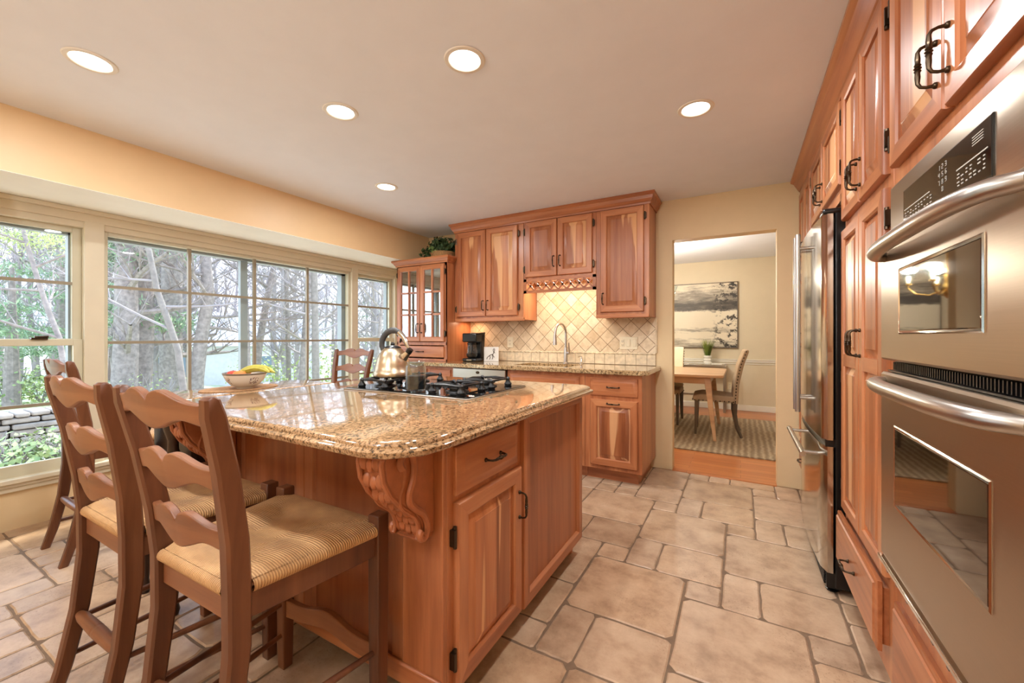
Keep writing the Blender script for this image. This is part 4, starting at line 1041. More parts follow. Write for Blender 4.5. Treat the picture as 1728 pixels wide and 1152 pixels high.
# carved corbels
def corbel(xc):
    w = .056
    S_ = [(.205, .868), (.212, .845), (.205, .80), (.180, .755), (.150, .722), (.118, .695), (.092, .668), (.074, .640), (.066, .612), (.058, .600), (.0, .585)]
    fr = lambda a, b, c: (xc + c, IY0 - .020 - a, b)
    m = MB()
    m.prism([(0, .868)] + [(a - .018, b) for a, b in S_[:-1]] + [(0, .592)], -w + .008, w - .008, fr)
    cb = m.obj('corbel', M['carve'], t, world=True, bevel=.004)
    m = MB(); m.prism([(0, .860), (0, .874), (.218, .874), (.218, .862)], -w - .004, w + .004, fr); m2_ = MB(); m2_.prism([(0, .578), (0, .596), (.07, .596), (.05, .578)], -w * .75, w * .75, fr); m.obj('corbel_cap', M['carve'], cb, world=True, bevel=.002); m2_.obj('corbel_foot', M['carve'], cb, world=True, bevel=.002)
    for s in (-1, 1):   # scroll rim on both cheeks
        m = MB()
        pts = []
        for k in range(15):      # upper volute
            a = -pi * .35 + k * pi * 1.75 / 14; r = .010 + .024 * (k / 14)
            pts.append((.100 + .9 * r * cos(-a + 2.4), .828 + r * sin(-a + 2.4)))
        path = [(.118, .820), (.128, .838), (.118, .856), (.098, .860), (.080, .846), (.074, .815), (.078, .780), (.092, .745), (.088, .715), (.062, .690), (.036, .668), (.022, .640), (.020, .615), (.030, .598), (.046, .600), (.050, .614), (.042, .622)]
        path = [(a + .02, b) for a, b in path]
        # smooth the path
        q = []
        for i in range(len(path) - 1):
            p0, p1, p2, p3 = path[max(i - 1, 0)], path[i], path[i + 1], path[min(i + 2, len(path) - 1)]
            for k in range(4):
                u = k / 4; f = lambda c: .5 * (2 * p1[c] + (p2[c] - p0[c]) * u + (2 * p0[c] - 5 * p1[c] + 4 * p2[c] - p3[c]) * u * u + (3 * p1[c] - p0[c] - 3 * p2[c] + p3[c]) * u ** 3)
                q.append((f(0), f(1)))
        m.tube([fr(a, b, s * (w - .001)) for a, b in q], .0105, 8)
        m.tube([fr(a + .028, b - .002, s * (w - .010)) for a, b in q[14:52]], .006, 8)
        m.obj('scroll_rim', M['carve'], cb, world=True, smooth=True)
    m = MB()     # leaf lobes climbing the front
    for i in range(9):
        q = i / 8; k = q * 9; j = min(int(k), 8); f = k - j
        a = S_[j][0] * (1 - f) + S_[j + 1][0] * f if j < 9 else S_[9][0]; b = S_[j][1] * (1 - f) + S_[j + 1][1] * f if j < 9 else S_[9][1]
        for s in (-1, 0, 1):
            c = fr(a - .014, b + (.006 if s else 0), s * .024); m.sphere(c, .017 if s else .015, 8, sc=(1, .8, 1.35))
    for s in (-1, 1): m.tube([fr(a - .010, b, s * (w - .014)) for a, b in S_[:-1]], .008, 8)
    m.obj('leaf_carving', M['carve'], cb, world=True, smooth=True)
corbel(-.853); corbel(-1.968)
# granite top: main slab and lower left leaf
t = thing('island_countertop', 'large golden brown granite slab with clipped corners on the kitchen island', 'countertop', (-1.4, 1.4, .872))
m = MB(); slab(m, [(-2.05, .690), (-.83, .690), (-.76, .712), (-.70, .78), (-.688, .86), (-.688, 2.10), (-.74, 2.16), (-1.99, 2.16), (-2.05, 2.10)], .874, .914)
m.obj('slab', M['granite'], t, world=True, smooth=True)
t = thing('granite_leaf', 'smaller granite leaf joined to the window side of the island top', 'countertop', (-2.24, 1.1, .872))
m = MB(); slab(m, [(-2.30, .690), (-2.051, .690), (-2.051, 1.56), (-2.38, 1.56), (-2.44, 1.50), (-2.44, .83)], .873, .9125)
m.obj('slab', M['granite'], t, world=True, smooth=True)
def turned(x, y):
    return MB().lathe([(.018, 0), (.024, .02), (.016, .06), (.022, .14), (.030, .34), (.024, .50), (.034, .56), (.022, .60), (.022, .62), (.032, .66), (.020, .70), (.018, .74), (.034, .79), (.034, .874)], (x, y, 0), 16).obj('turned_leg', M['dark'], t, world=True, smooth=True)
turned(-2.395, .79); turned(-2.385, 1.50)
MB().box(-2.40, -2.040, .825, .85, .50, .8725).box(-2.40, -2.375, .85, 1.48, .50, .8725).obj('apron', M['dark'], t, world=True, bevel=.003)
turned(-2.095, .785)

# cooktop
CX0, CX1, CY0, CY1 = -1.752, -.985, 1.365, 1.895
t = thing('gas_cooktop', 'black glass gas cooktop with steel edge set in the island', 'cooktop', (-1.37, 1.63, .9145))
MB().box(CX0, CX1, CY0, CY1, .9142, .9195).obj('trim_frame', M['steel_h'], t, world=True, bevel=.002)
MB().box(CX0 + .004, CX1 - .004, CY0 + .012, CY1 - .004, .9190, .9225).obj('glass_surface', M['blackglass'], t, world=True, bevel=.001)
GZ = .9225
def grate(x, y, s=.115):
    g = MB()
    for k in range(4):
        a = pi / 4 + k * pi / 2; dx, dy = cos(a), sin(a)
        fx, fy = x + dx * s, y + dy * s
        g.lathe([(.004, 0), (.018, .001), (.020, .010), (.014, .019), (.009, .030), (.011, .038), (.005, .046)], (fx, fy, GZ), 10)
        g.tube([(fx, fy, GZ + .034), (x + dx * s * .72, y + dy * s * .72, GZ + .040), (x + dx * s * .25, y + dy * s * .25, GZ + .040)], [.0065, .006, .0045], 8)
    for k in range(4):
        a = pi / 4 + k * pi / 2; b = a + pi / 2
        g.tube([(x + cos(a) * s * .95, y + sin(a) * s * .95, GZ + .035), (x + cos((a + b) / 2) * s * .78, y + sin((a + b) / 2) * s * .78, GZ + .040), (x + cos(b) * s * .95, y + sin(b) * s * .95, GZ + .035)], .0055, 8)
    return g.obj('grate', M['iron'], t, world=True, smooth=True)
def burner(x, y, r=.045):
    MB().lathe([(r * 1.25, 0), (r * 1.2, .006), (r * .8, .010), (r * .8, .016), (r, .018), (r * .96, .026), (0, .028)], (x, y, GZ), 20).obj('burner', M['iron'], t, world=True, smooth=True)
for (x, y) in ((CX0 + .145, CY0 + .14), (CX0 + .145, CY1 - .13), (CX1 - .165, CY0 + .15), (CX1 - .165, CY1 - .13)): grate(x, y); burner(x, y)
for k in range(5): MB().lathe([(.018, 0), (.017, .014), (.014, .018), (0, .019)], ((CX0 + CX1) / 2 + .0, CY0 + .21 + k * .062, GZ), 14).obj('knob', M['black'], t, world=True, smooth=True)
# kettle
t = thing('kettle', 'brushed steel dome kettle with black arched handle on the cooktop', 'kettle', (-1.607, 1.555, GZ + .0455), 0.15)
m = MB().lathe([(.085, 0), (.098, .004), (.100, .012), (.096, .030), (.092, .034), (.089, .060), (.082, .090), (.070, .118), (.056, .138), (.044, .148), (.044, .150), (0, .150)], n=36); m.obj('body', M['kettle'], t, smooth=True)
MB().lathe([(.045, .150), (.040, .157), (.022, .164), (0, .165)], n=28).sphere((0, 0, .170), .012, 10).obj('lid', M['black'], t, smooth=True)
m = MB().tube([(.066, 0, .095), (.088, 0, .118), (.104, 0, .136)], [.022, .017, .014], 14); sp_ = m.obj('spout', M['kettle'], t, smooth=True)
MB().tube([(.098, 0, .128), (.112, 0, .146)], [.0165, .017], 14).obj('spout_cap', M['black'], sp_, smooth=True)
m = MB().tube([(.098, 0, .150), (.086, 0, .180), (.066, 0, .210), (.040, 0, .234)], [.008, .010, .011, .012], 10, squash=1.3); hb = m.obj('handle_strap', M['chrome'], t, smooth=True)
m = MB(); pts = [(.040 - .08 * q, 0, .234 + .016 * sin(pi * min(1, q * 1.6))) for q in (0, .25, .5)] + [(-.025, 0, .238), (-.052, 0, .222), (-.068, 0, .195), (-.072, 0, .165), (-.062, 0, .140)]
m.tube([(.045, 0, .232), (.020, 0, .243), (-.008, 0, .244), (-.034, 0, .234), (-.056, 0, .214), (-.069, 0, .188), (-.070, 0, .160), (-.060, 0, .136)], [.011, .013, .0135, .0135, .0135, .013, .012, .010], 12, squash=1.25); m.obj('handle_grip', M['rubber'], t, smooth=True)
MB().tube([(.070, 0, .204), (.052, 0, .196), (.048, 0, .180)], [.006, .007, .004], 8).obj('trigger', M['black'], t, smooth=True)
# candle jar
t = thing('glass_jar', 'clear glass jar half full of dark blue wax beside the kettle', 'jar', (-1.335, 1.437, GZ + .0005))
MB().lathe([(0, .004), (.040, .002), (.046, .006), (.048, .014), (.048, .112), (.044, .122), (.040, .128), (.043, .134), (.042, .138), (.037, .136), (.036, .128), (.041, .120), (.044, .110), (.044, .012), (0, .010)], n=28).obj('jar_body', M['glass2'], t, smooth=True)
M['wax'] = plain('blue_wax', (12, 22, 32), 0.25, spec=.6)
MB().lathe([(0, .0115), (.0432, .0115), (.0432, .072), (0, .072)], n=28).obj('wax', M['wax'], t, smooth=True)
# placemat, bowl, fruit
t = thing('woven_placemat', 'oval woven placemat under the fruit bowl', 'placemat', (-2.235, 1.12, .9130))
m = MB().lathe([(0, 0), (1, 0), (1, .003), (.985, .005), (0, .005)], n=40)
for v in m.v: v.x *= .12; v.y *= .18
M['matcord'] = plain('mat_cord', (156, 116, 78), .8, var=.25, vs=90, bmp=.4); m.obj('mat', M['matcord'], t)
def bowlmat():
    m, t, p = mat('painted_ceramic'); g = t.nodes.new('ShaderNodeTexCoord'); s = t.nodes.new('ShaderNodeSeparateXYZ'); t.links.new(g.outputs['Object'], s.inputs[0])
    at = N(t, 'ShaderNodeMath', operation='ARCTAN2'); t.links.new(s.outputs[1], at.inputs[0]); t.links.new(s.outputs[0], at.inputs[1])
    cb = t.nodes.new('ShaderNodeCombineXYZ'); t.links.new(at.outputs[0], cb.inputs[0]); t.links.new(s.outputs[2], cb.inputs[2])
    mp = N(t, 'ShaderNodeMapping', inp={'Scale': (15, 1, 210)}); t.links.new(cb.outputs[0], mp.inputs[0])
    v = N(t, 'ShaderNodeTexVoronoi', inp={'Scale': 1.0}); t.links.new(mp.outputs[0], v.inputs['Vector'])
    r = ramp(t, [(0.42, (1, 1, 1, 1)), (0.50, (0, 0, 0, 1))]); t.links.new(v.outputs['Distance'], r.inputs[0])
    zr = ramp(t, [(0.30, (0, 0, 0, 1)), (0.34, (1, 1, 1, 1)), (0.72, (1, 1, 1, 1)), (0.76, (0, 0, 0, 1))]); mr = N(t, 'ShaderNodeMapRange', inp={'From Min': 0.0, 'From Max': 0.078}); t.links.new(s.outputs[2], mr.inputs[0]); t.links.new(mr.outputs[0], zr.inputs[0])
    # sprigs at four places round the bowl
    c4 = N(t, 'ShaderNodeMath', operation='MULTIPLY', inp={1: 4.0}); t.links.new(at.outputs[0], c4.inputs[0]); cs = N(t, 'ShaderNodeMath', operation='COSINE'); t.links.new(c4.outputs[0], cs.inputs[0])
    ct = ramp(t, [(0.5, (0, 0, 0, 1)), (0.56, (1, 1, 1, 1))]); t.links.new(cs.outputs[0], ct.inputs[0])
    f = N(t, 'ShaderNodeMath', operation='MULTIPLY'); t.links.new(r.outputs[0], f.inputs[0]); t.links.new(zr.outputs[0], f.inputs[1])
    f2 = N(t, 'ShaderNodeMath', operation='MULTIPLY'); t.links.new(f.outputs[0], f2.inputs[0]); t.links.new(ct.outputs[0], f2.inputs[1])
    cc = ramp(t, [(0.0, lin(120, 44, 40)), (0.5, lin(44, 60, 84)), (1.0, lin(140, 60, 52))]); t.links.new(v.outputs['Color'], cc.inputs[0])
    c = mixc(t, f2.outputs[0], lin(222, 216, 204), cc.outputs[0])
    rim = ramp(t, [(0.88, (0, 0, 0, 1)), (0.9, (1, 1, 1, 1))]); t.links.new(mr.outputs[0], rim.inputs[0]); c = mixc(t, rim.outputs[0], c, lin(120, 112, 100))
    t.links.new(c, p.inputs['Base Color']); p.inputs['Roughness'].default_value = 0.2
    return m
M['bowl'] = bowlmat()
t = thing('fruit_bowl', 'white ceramic bowl painted with small floral sprigs holding fruit', 'bowl', (-2.20, 1.125, .9182))
MB().lathe([(.0, .0), (.038, .0), (.040, .006), (.060, .016), (.082, .040), (.096, .072), (.099, .078), (.096, .079), (.090, .070), (.074, .040), (.052, .020), (0, .014)], n=36).obj('bowl_body', M['bowl'], t, smooth=True)
M['banana'] = plain('banana_skin', (176, 168, 62), .45, var=.2, vs=30); M['orange'] = plain('orange_peel', (232, 130, 60), .45, bmp=.2, bs=300); M['apple'] = plain('red_apple_skin', (178, 62, 48), .3, var=.3, vs=30)
def apple(x, y, z, r, k, lab, c):
    t = thing(k, lab, c, (x, y, z)); m = MB()
    m.lathe([(0, r * .80), (r * .28, r * .92), (r * .70, r * .78), (r * .98, r * .25), (r, -.05 * r), (r * .86, -r * .55), (r * .5, -r * .92), (r * .2, -r * .95), (0, -r * .86)][::-1], n=18)
    m.obj('flesh', M[{'apple': 'apple', 'orange': 'orange'}[c]], t, smooth=True)
    MB().tube([(0, 0, r * .78), (.002, 0, r * 1.05)], .0015, 6).obj('stem', M['greyleg'], t)
apple(-2.235, 1.085, .975, .034, 'apple', 'red apple at the near left of the fruit bowl', 'apple')
apple(-2.175, 1.085, .977, .034, 'orange', 'orange at the near middle of the fruit bowl', 'orange')
apple(-2.250, 1.150, .972, .032, 'orange', 'orange half hidden at the back of the fruit bowl', 'orange')
t = thing('banana', 'yellow green banana lying across the right of the fruit bowl', 'banana', (-2.165, 1.150, .996), .6)
pts = [(-.075 + .15 * k / 12, .02 * sin(pi * k / 12), .022 * sin(pi * k / 12)) for k in range(13)]
MB().tube(pts, [.004, .010, .014, .016, .0165, .017, .017, .017, .0165, .016, .013, .008, .004], 7).obj('peel', M['banana'], t, smooth=True)
MB().tube([(-.075, 0, 0), (-.092, -.006, .004)], .004, 6).obj('stem', M['banana'], t)
t = thing('banana', 'yellow green banana behind the first one at the back of the fruit bowl', 'banana', (-2.170, 1.175, .992), .75)
MB().tube(pts, [.004, .010, .014, .016, .0165, .017, .017, .017, .0165, .016, .013, .008, .004], 7).obj('peel', M['banana'], t, smooth=True)

# ================================================================== LADDER-BACK STOOLS
def make_stool():
    """origin on the floor under the seat centre; sitter faces +y"""
    t = thing('ladder_back_stool', 'x', 'stool')
    HS, HT = .62, 1.052                    # seat height, back height
    wb, wf, yb, yf = .178, .2315, -.192, .181
    # rear posts: kicked foot, straight at the seat, raked above
    for s in (-1, 1):
        m = MB(); P = [(-.088, 0, .018, .017), (-.058, .10, .019, .019), (-.020, .28, .020, .022), (0, .46, .020, .025), (0, .60, .020, .026), (-.010, .72, .0195, .025), (-.036, .88, .019, .023), (-.066, 1.01, .018, .021), (-.074, HT - .004, .017, .015), (-.075, HT + .002, .013, .008)]
        vs = []; fs = []
        for (dy, z, hx, hy) in P:
            cx, cy = s * (wb + .042 * max(0, (z - .6) / .45)), yb + dy
            c_ = .006
            for (a, b) in ((-hx, -hy + c_), (-hx + c_, -hy), (hx - c_, -hy), (hx, -hy + c_), (hx, hy - c_), (hx - c_, hy), (-hx + c_, hy), (-hx, hy - c_)): vs.append((cx + a, cy + b, z))
        n = len(P)
        for i in range(n - 1):
            for k in range(8): j = (k + 1) % 8; fs.append((i * 8 + k, i * 8 + j, (i + 1) * 8 + j, (i + 1) * 8 + k))
        fs.append(tuple(range(8))[::-1]); fs.append(tuple(range((n - 1) * 8, n * 8)))
        m.add(vs, fs); m.obj('leg', M['chair'], t, smooth=True)
        m = MB(); hx = .0215
        vs = []; fs = []
        P2 = [(0, .0175), (.10, .019), (.30, .021), (HS + .020, .0215), (HS + .024, .019)]
        for z, h in P2:
            for a, b in ((-h, -h), (h, -h), (h, h), (-h, h)): vs.append((s * wf + a, yf + b, z))
        for i in range(len(P2) - 1):
            for k in range(4): j = (k + 1) % 4; fs.append((i * 4 + k, i * 4 + j, (i + 1) * 4 + j, (i + 1) * 4 + k))
        fs.append((3, 2, 1, 0)); q = (len(P2) - 1) * 4; fs.append((q, q + 1, q + 2, q + 3)); m.add(vs, fs); m.obj('leg', M['chair'], t, bevel=.003)
    def backy(z):
        P = [(0, .60), (-.010, .72), (-.036, .88), (-.066, 1.01), (-.075, 1.06)]
        for (a, za), (b, zb) in zip(P, P[1:]):
            if z <= zb: return yb + a + (b - a) * (z - za) / (zb - za)
        return yb + P[-1][0]
    # scalloped ladder rails
    for zt in (1.040, .892, .746):
        n = 40; top = []; bot = []
        for i in range(n + 1):
            s = 2 * i / n - 1; a = abs(s)
            top.append((s, .0 + .026 * exp(-((a - .30) / .32) ** 2) - .012 * exp(-(a / .05) ** 2) - .004))
            bot.append((s, -.055 + .012 * exp(-((a - .64) / .24) ** 2) - .018 * exp(-(a / .30) ** 2)))
        vs = []; fs = []
        hw = wb - .014 + .042 * max(0, (zt - .63) / .45); th = .010
        for (s, zt_), (_, zb_) in zip(top, bot):
            yy = backy(zt - .03) - .020 * (1 - s * s) - .004
            for (z, d, e) in ((zb_, -th, .003), (zt_, -th, -.003), (zt_, th, -.003), (zb_, th, .003)):
                z_ = zt + z; lean = (backy(z_) - backy(zt - .03)); vs.append((s * hw, yy + d + lean, z_))
        for i in range(n):
            for k in range(4): j = (k + 1) % 4; fs.append((i * 4 + k, i * 4 + j, (i + 1) * 4 + j, (i + 1) * 4 + k))
        fs.append((3, 2, 1, 0)); fs.append(tuple(n * 4 + k for k in range(4)))
        MB().add(vs, fs).obj('back_rail', M['chair_x'], t, bevel=.004)
    # seat frame boards
    z0, z1 = HS - .098, HS - .032
    for nm, q in (('seat_frame', (-wb, wb, yb - .009, yb + .009)), ('seat_frame', (-wf, wf, yf - .009, yf + .009))):
        m = MB(); m.box(q[0] + .018, q[1] - .018, q[2], q[3], z0, z1); m.obj(nm, M['chair_x'], t, bevel=.003)
    for s in (-1, 1):
        m = MB(); vs = []
        for (x, y) in ((s * wb + .009, yb + .02), (s * wb - .009, yb + .02), (s * wf - .009, yf - .018), (s * wf + .009, yf - .018)): vs += [(x, y, z0), (x, y, z1)]
        m.add(vs, [(0, 2, 3, 1), (2, 4, 5, 3), (4, 6, 7, 5), (6, 0, 1, 7), (0, 6, 4, 2), (1, 3, 5, 7)]); m.obj('seat_frame', M['chair'], t, bevel=.003)
    # woven rush seat: four triangles of cord meeting in an hourglass, rolled edges
    hz = HS
    n = 14; vs = []; idx = {}
    def hw(y): return wb + (wf - wb) * (y - yb) / (yf - yb)
    m = MB(); ny, nx = 18, 20
    def P_(u, v):   # u,v in -1..1
        y = (yb - .010) + (v + 1) / 2 * (yf - yb + .020); w_ = hw(y) + .012
        x = u * w_
        e = max(abs(u), abs(v))
        z = hz + .014 * (1 - e ** 6) - .020 * (1 - min(1, e * 1.15)) - .004
        # slight valley along the diagonals and the mid seam
        sd = abs(abs(u) - abs(v)) if abs(v) > .0 else 0
        z -= .005 * exp(-(sd / .06) ** 2) * (e > .3)
        # corners are notched for the posts
        return (x, y, z)
    # top as two material zones
    for i in range(nx):
        for j in range(ny):
            u0, u1 = 2 * i / nx - 1, 2 * (i + 1) / nx - 1; v0, v1 = 2 * j / ny - 1, 2 * (j + 1) / ny - 1
            uc, vc = (u0 + u1) / 2, (v0 + v1) / 2
            if abs(uc) > .84 and abs(vc) > .86: continue
            m.add([P_(u0, v0), P_(u1, v0), P_(u1, v1), P_(u0, v1)], [(0, 1, 2, 3)], 1 if abs(uc) * 1.18 - .18 > abs(vc) * .9 else 0)
    # rolled sides
    def roll(pa, pb, out, mi):
        k = 6; vs = []; fs = []; a = Vector(pa); b = Vector(pb); o = Vector(out)
        for i in range(13):
            p = a.lerp(b, i / 12)
            for q in range(k + 1):
                an = pi / 2 - pi * q / k; vs.append(tuple(p + o * (.015 * cos(an)) + Vector((0, 0, -.017 + .016 * sin(an)))))
        for i in range(12):
            for q in range(k): c = i * (k + 1) + q; fs.append((c, c + 1, c + k + 2, c + k + 1))
        m.add(vs, fs, mi)
    ex = .020
    roll((-wb + .022, yb - .010, hz - .004), (wb - .022, yb - .010, hz - .004), (0, -1, 0), 0)
    roll((-wf + .024, yf + .010, hz - .004), (wf - .024, yf + .010, hz - .004), (0, 1, 0), 0)
    roll((-wb - .010, yb + .026, hz - .004), (-wf - .010, yf - .024, hz - .004), (-1, 0, 0), 1)
    roll((wb + .010, yb + .026, hz - .004), (wf + .010, yf - .024, hz - .004), (1, 0, 0), 1)
    m.box(-wb + .02, wb - .02, yb - .006, yf + .006, hz - .032, hz - .018)
    m.obj('seat', [M['rush_x'], M['rush_y']], t, smooth=True)
    # stretchers
    m = MB(); zr, yy = .262, yb - .024
    m.tube([(-wb + .01, yy, zr), (-wb + .05, yy, zr), (-.012, yy, zr), (-.006, yy, zr), (0, yy, zr), (.006, yy, zr), (.012, yy, zr), (wb - .05, yy, zr), (wb - .01, yy, zr)], [.010, .0165, .019, .019, .0172, .019, .019, .0165, .010], 14); m.obj('stretcher', M['chair_x'], t, smooth=True)
    for s in (-1, 1):
        for zz, dy in ((.235, -.03), (.125, -.05)):
            MB().tube([(s * wb, yb + dy + .01, zz + .008), (s * (wb + wf) / 2, 0, zz), (s * wf, yf, zz - .006)], [.008, .0105, .008], 10).obj('stretcher', M['chair'], t, smooth=True)
    n = 30; vs = []; fs = []
    for i in range(n + 1):
        s = 2 * i / n - 1; a = abs(s)
        zt_ = .238 + .034 * exp(-(a / .42) ** 2) + .006 * a; zb_ = .196 + .016 * exp(-(a / .4) ** 2) - .012 * a * a
        for (z, d) in ((zb_, -.010), (zt_, -.010), (zt_, .010), (zb_, .010)): vs.append((s * (wf - .016), yf + d, z))
    for i in range(n):
        for k in range(4): j = (k + 1) % 4; fs.append((i * 4 + k, i * 4 + j, (i + 1) * 4 + j, (i + 1) * 4 + k))
    fs.append((3, 2, 1, 0)); fs.append(tuple(n * 4 + k for k in range(4)))
    MB().add(vs, fs).obj('front_stretcher', M['chair_x'], t, bevel=.003)
    return t
G_ = 'ladder-back stools with woven rush seats'
stool = make_stool(); stool['group'] = G_
stool.location = (-1.187, .685, 0); stool.rotation_euler = (0, 0, .017); stool['label'] = 'walnut ladder-back stool with rush seat, nearest the island corner and fully in view'
dup(stool, (-1.745, .677, 0), .004, 'walnut ladder-back stool with rush seat, the middle one of the row')
dup(stool, (-3.19, .955, 0), -.03, 'walnut ladder-back stool behind the other two, against the double-hung window')
dup(stool, (-3.27, 2.43, 0), radians(188), 'ladder-back stool beyond the island, its back against the large window')

# ================================================================== DINING ROOM
t = thing('dining_rug', 'chunky braided jute rug in tan and cream under the dining table', 'rug', (-.8, 5.6, -.003))
MB().box(-1.7, 1.75, -1.04, 1.04, 0, .014).obj('rug_field', M['rug'], t, bevel=.005)
t = thing('dining_table', 'pale oak dining table with splayed tapered legs on the jute rug', 'table', (-1.05, 5.56, .011))
def rrect(x0, x1, y0, y1, r, n=6):
    out = []
    for cx, cy, a0 in ((x1 - r, y0 + r, -pi / 2), (x1 - r, y1 - r, 0), (x0 + r, y1 - r, pi / 2), (x0 + r, y0 + r, pi)):
        for k in range(n + 1): a = a0 + pi / 2 * k / n; out.append((cx + r * cos(a), cy + r * sin(a)))
    return out
TX0, TX1, TY0, TY1 = -1.95, -.16, 4.95, 6.15
MB().prism(rrect(TX0, TX1, TY0, TY1, .10), .722, .752).obj('tabletop', M['ash'], t, world=True, bevel=.006)
MB().box(TX0 + .14, TX1 - .14, TY0 + .12, TY1 - .12, .64, .722).obj('apron', M['ash'], t, world=True, bevel=.003)
for sx in (0, 1):
    for sy in (0, 1):
        xt, yt = (TX0 + .17, TX1 - .17)[sx], (TY0 + .15, TY1 - .15)[sy]; xb, yb_ = xt + (.08 if sx else -.08), yt + (.06 if sy else -.06)
        m = MB(); h0, h1 = .036, .017
        vs = [(xt - h0, yt - h0 * .8, .722), (xt + h0, yt - h0 * .8, .722), (xt + h0, yt + h0 * .8, .722), (xt - h0, yt + h0 * .8, .722), (xb - h1, yb_ - h1, .012), (xb + h1, yb_ - h1, .012), (xb + h1, yb_ + h1, .012), (xb - h1, yb_ + h1, .012)]
        m.add(vs, [(0, 1, 2, 3), (7, 6, 5, 4), (0, 4, 5, 1), (1, 5, 6, 2), (2, 6, 7, 3), (3, 7, 4, 0)]); m.obj('leg', M['ash'], t, world=True, bevel=.006)
def parsons(label, loc, rz, backmat):
    """sitter faces -y; origin on the floor"""
    t = thing('dining_chair', label, 'chair', loc, rz, 'upholstered chairs at the dining table')
    m = MB(); prof = [(-.235, .415), (-.245, .45), (-.235, .475), (-.15, .497), (0, .495), (.20, .478), (.20, .415)]
    m.prism(prof, -.235, .235, lambda a, b, c: (c, a, b)); m.obj('seat', M['taupe'], t, bevel=.02, seg=3)
    m = MB(); prof = [(.175, .40), (.19, .62), (.235, .85), (.30, 1.02), (.335, 1.03), (.345, 1.01), (.29, .84), (.245, .62), (.235, .40)]
    m.prism(prof, -.225, .225, lambda a, b, c: (c, a, b)); m.obj('backrest', M[backmat], t, bevel=.012, seg=3)
    m = MB()
    for s in (-1, 1):
        for k in range(17):
            q = k / 16; z = .43 + .575 * q; P = [(.205, .40), (.217, .62), (.262, .85), (.322, 1.02)]
            for (a, za), (b, zb) in zip(P, P[1:]):
                if z <= zb: yy = a + (b - a) * (z - za) / (zb - za); break
            m.sphere((s * .226, yy, z), .0085, 6)
        for k in range(10): m.sphere((s * .237, -.22 + k * .045, .424), .0085, 6)
    for k in range(10): m.sphere((-.21 + k * .0467, -.243, .426), .0085, 6)
    nh = m.obj('nailheads', M['bronze'], t); nh['kind'] = 'stuff'
    for sx in (-1, 1):
        m = MB(); x = sx * .205
        vs = [(x - .022, -.222, .42), (x + .022, -.222, .42), (x + .022, -.178, .42), (x - .022, -.178, .42), (x - .013, -.225, .012), (x + .013, -.225, .012), (x + .013, -.2, .012), (x - .013, -.2, .012)]
        m.add(vs, [(0, 1, 2, 3), (7, 6, 5, 4), (0, 4, 5, 1), (1, 5, 6, 2), (2, 6, 7, 3), (3, 7, 4, 0)]); m.obj('leg', M['greyleg'], t)
        m = MB(); m.tube([(x, .205, .42), (x, .20, .28), (x, .225, .12), (x, .27, .012)], [.026, .024, .020, .016], 4); m.obj('leg', M['greyleg'], t)
    return t
parsons('taupe nailhead dining chair seen in profile at the right end of the table', (-.27, 5.53, 0), radians(-90 + 3), 'taupe')
parsons('cream backed dining chair on the far side of the table, cut off by the doorway', (-.93, 5.93, 0), 0, 'cream')
t = thing('vase', 'round white ceramic vase on the dining table by the doorway edge', 'vase', (-.78, 5.32, .7645))
MB().lathe([(.03, 0), (.045, .01), (.062, .05), (.060, .09), (.035, .13), (.022, .15), (.026, .16)], n=20).obj('vase_body', M['ceramic'], t, smooth=True)
t = thing('console_table', 'slim mirrored console table with metal frame against the dining wall', 'console table', (-.75, 7.2, -.003))
M['mirror'] = plain('mirror', (220, 214, 204), .04, metal=1.0, var=.01)
MB().box(-1.35, -.20, 7.05, 7.38, .70, .735).obj('top', M['steel_h'], t, world=True, bevel=.003)
MB().box(-1.33, -.22, 7.07, 7.36, .735, .738).obj('mirror_top', M['mirror'], t, world=True)
for x in (-1.335, -.235):
    for y in (7.05, 7.345): MB().box(x, x + .035, y, y + .035, -.002, .70).obj('leg', M['steel_h'], t, world=True)
MB().box(-1.30, -.235, 7.07, 7.10, .24, .27).obj('lower_rail', M['steel_h'], t, world=True)
t = thing('potted_grass', 'tuft of green grass in a white ribbed pot on the console', 'plant', (-.46, 7.18, .7385))
m = MB()
for k in range(3): m.lathe([(.05, k * .045), (.058, .01 + k * .045), (.060, .035 + k * .045), (.054, .045 + k * .045)], n=16)
m.lathe([(.054, .135), (.048, .135), (.048, .12), (0, .12)], n=16); m.obj('pot', M['ceramic'], t, smooth=True)
m = MB(); rnd = random.Random(2)
for k in range(240):
    a = rnd.uniform(0, 6.28); r0 = rnd.uniform(0, .04); L = rnd.uniform(.16, .30); sp_ = rnd.uniform(.15, .6)
    b = Vector((r0 * cos(a), r0 * sin(a), .12)); w_ = Vector((-sin(a), cos(a), 0)) * .003
    p1 = b + Vector((cos(a) * L * sp_ * .35, sin(a) * L * sp_ * .35, L * .6)); p2 = b + Vector((cos(a) * L * sp_ * .8, sin(a) * L * sp_ * .8, L))
    m.add([b - w_, b + w_, p1 + w_ * .8, p1 - w_ * .8, p2], [(0, 1, 2, 3), (3, 2, 4)])
M['grass'] = leafmat('grass_blades', (70, 96, 30), (140, 150, 62)); m.obj('grass_tuft', M['grass'], t)
t = thing('book', 'small white book lying on the console beside the grass pot', 'book', (-.33, 7.13, .7385), .2)
MB().box(-.07, .07, -.05, .05, 0, .004).box(-.07, .07, -.05, .05, .022, .026).box(-.07, -.066, -.05, .05, .004, .022).obj('cover', M['white'], t, bevel=.001)
MB().box(-.065, .068, -.047, .047, .004, .022).obj('pages', M['card'], t)
t = thing('abstract_painting', 'large abstract canvas with dark horizontal brush strokes on the dining wall', 'painting', (-.80, YD, 1.525))
m = MB(); frP = lambda a, b, c: (a, -c, b)
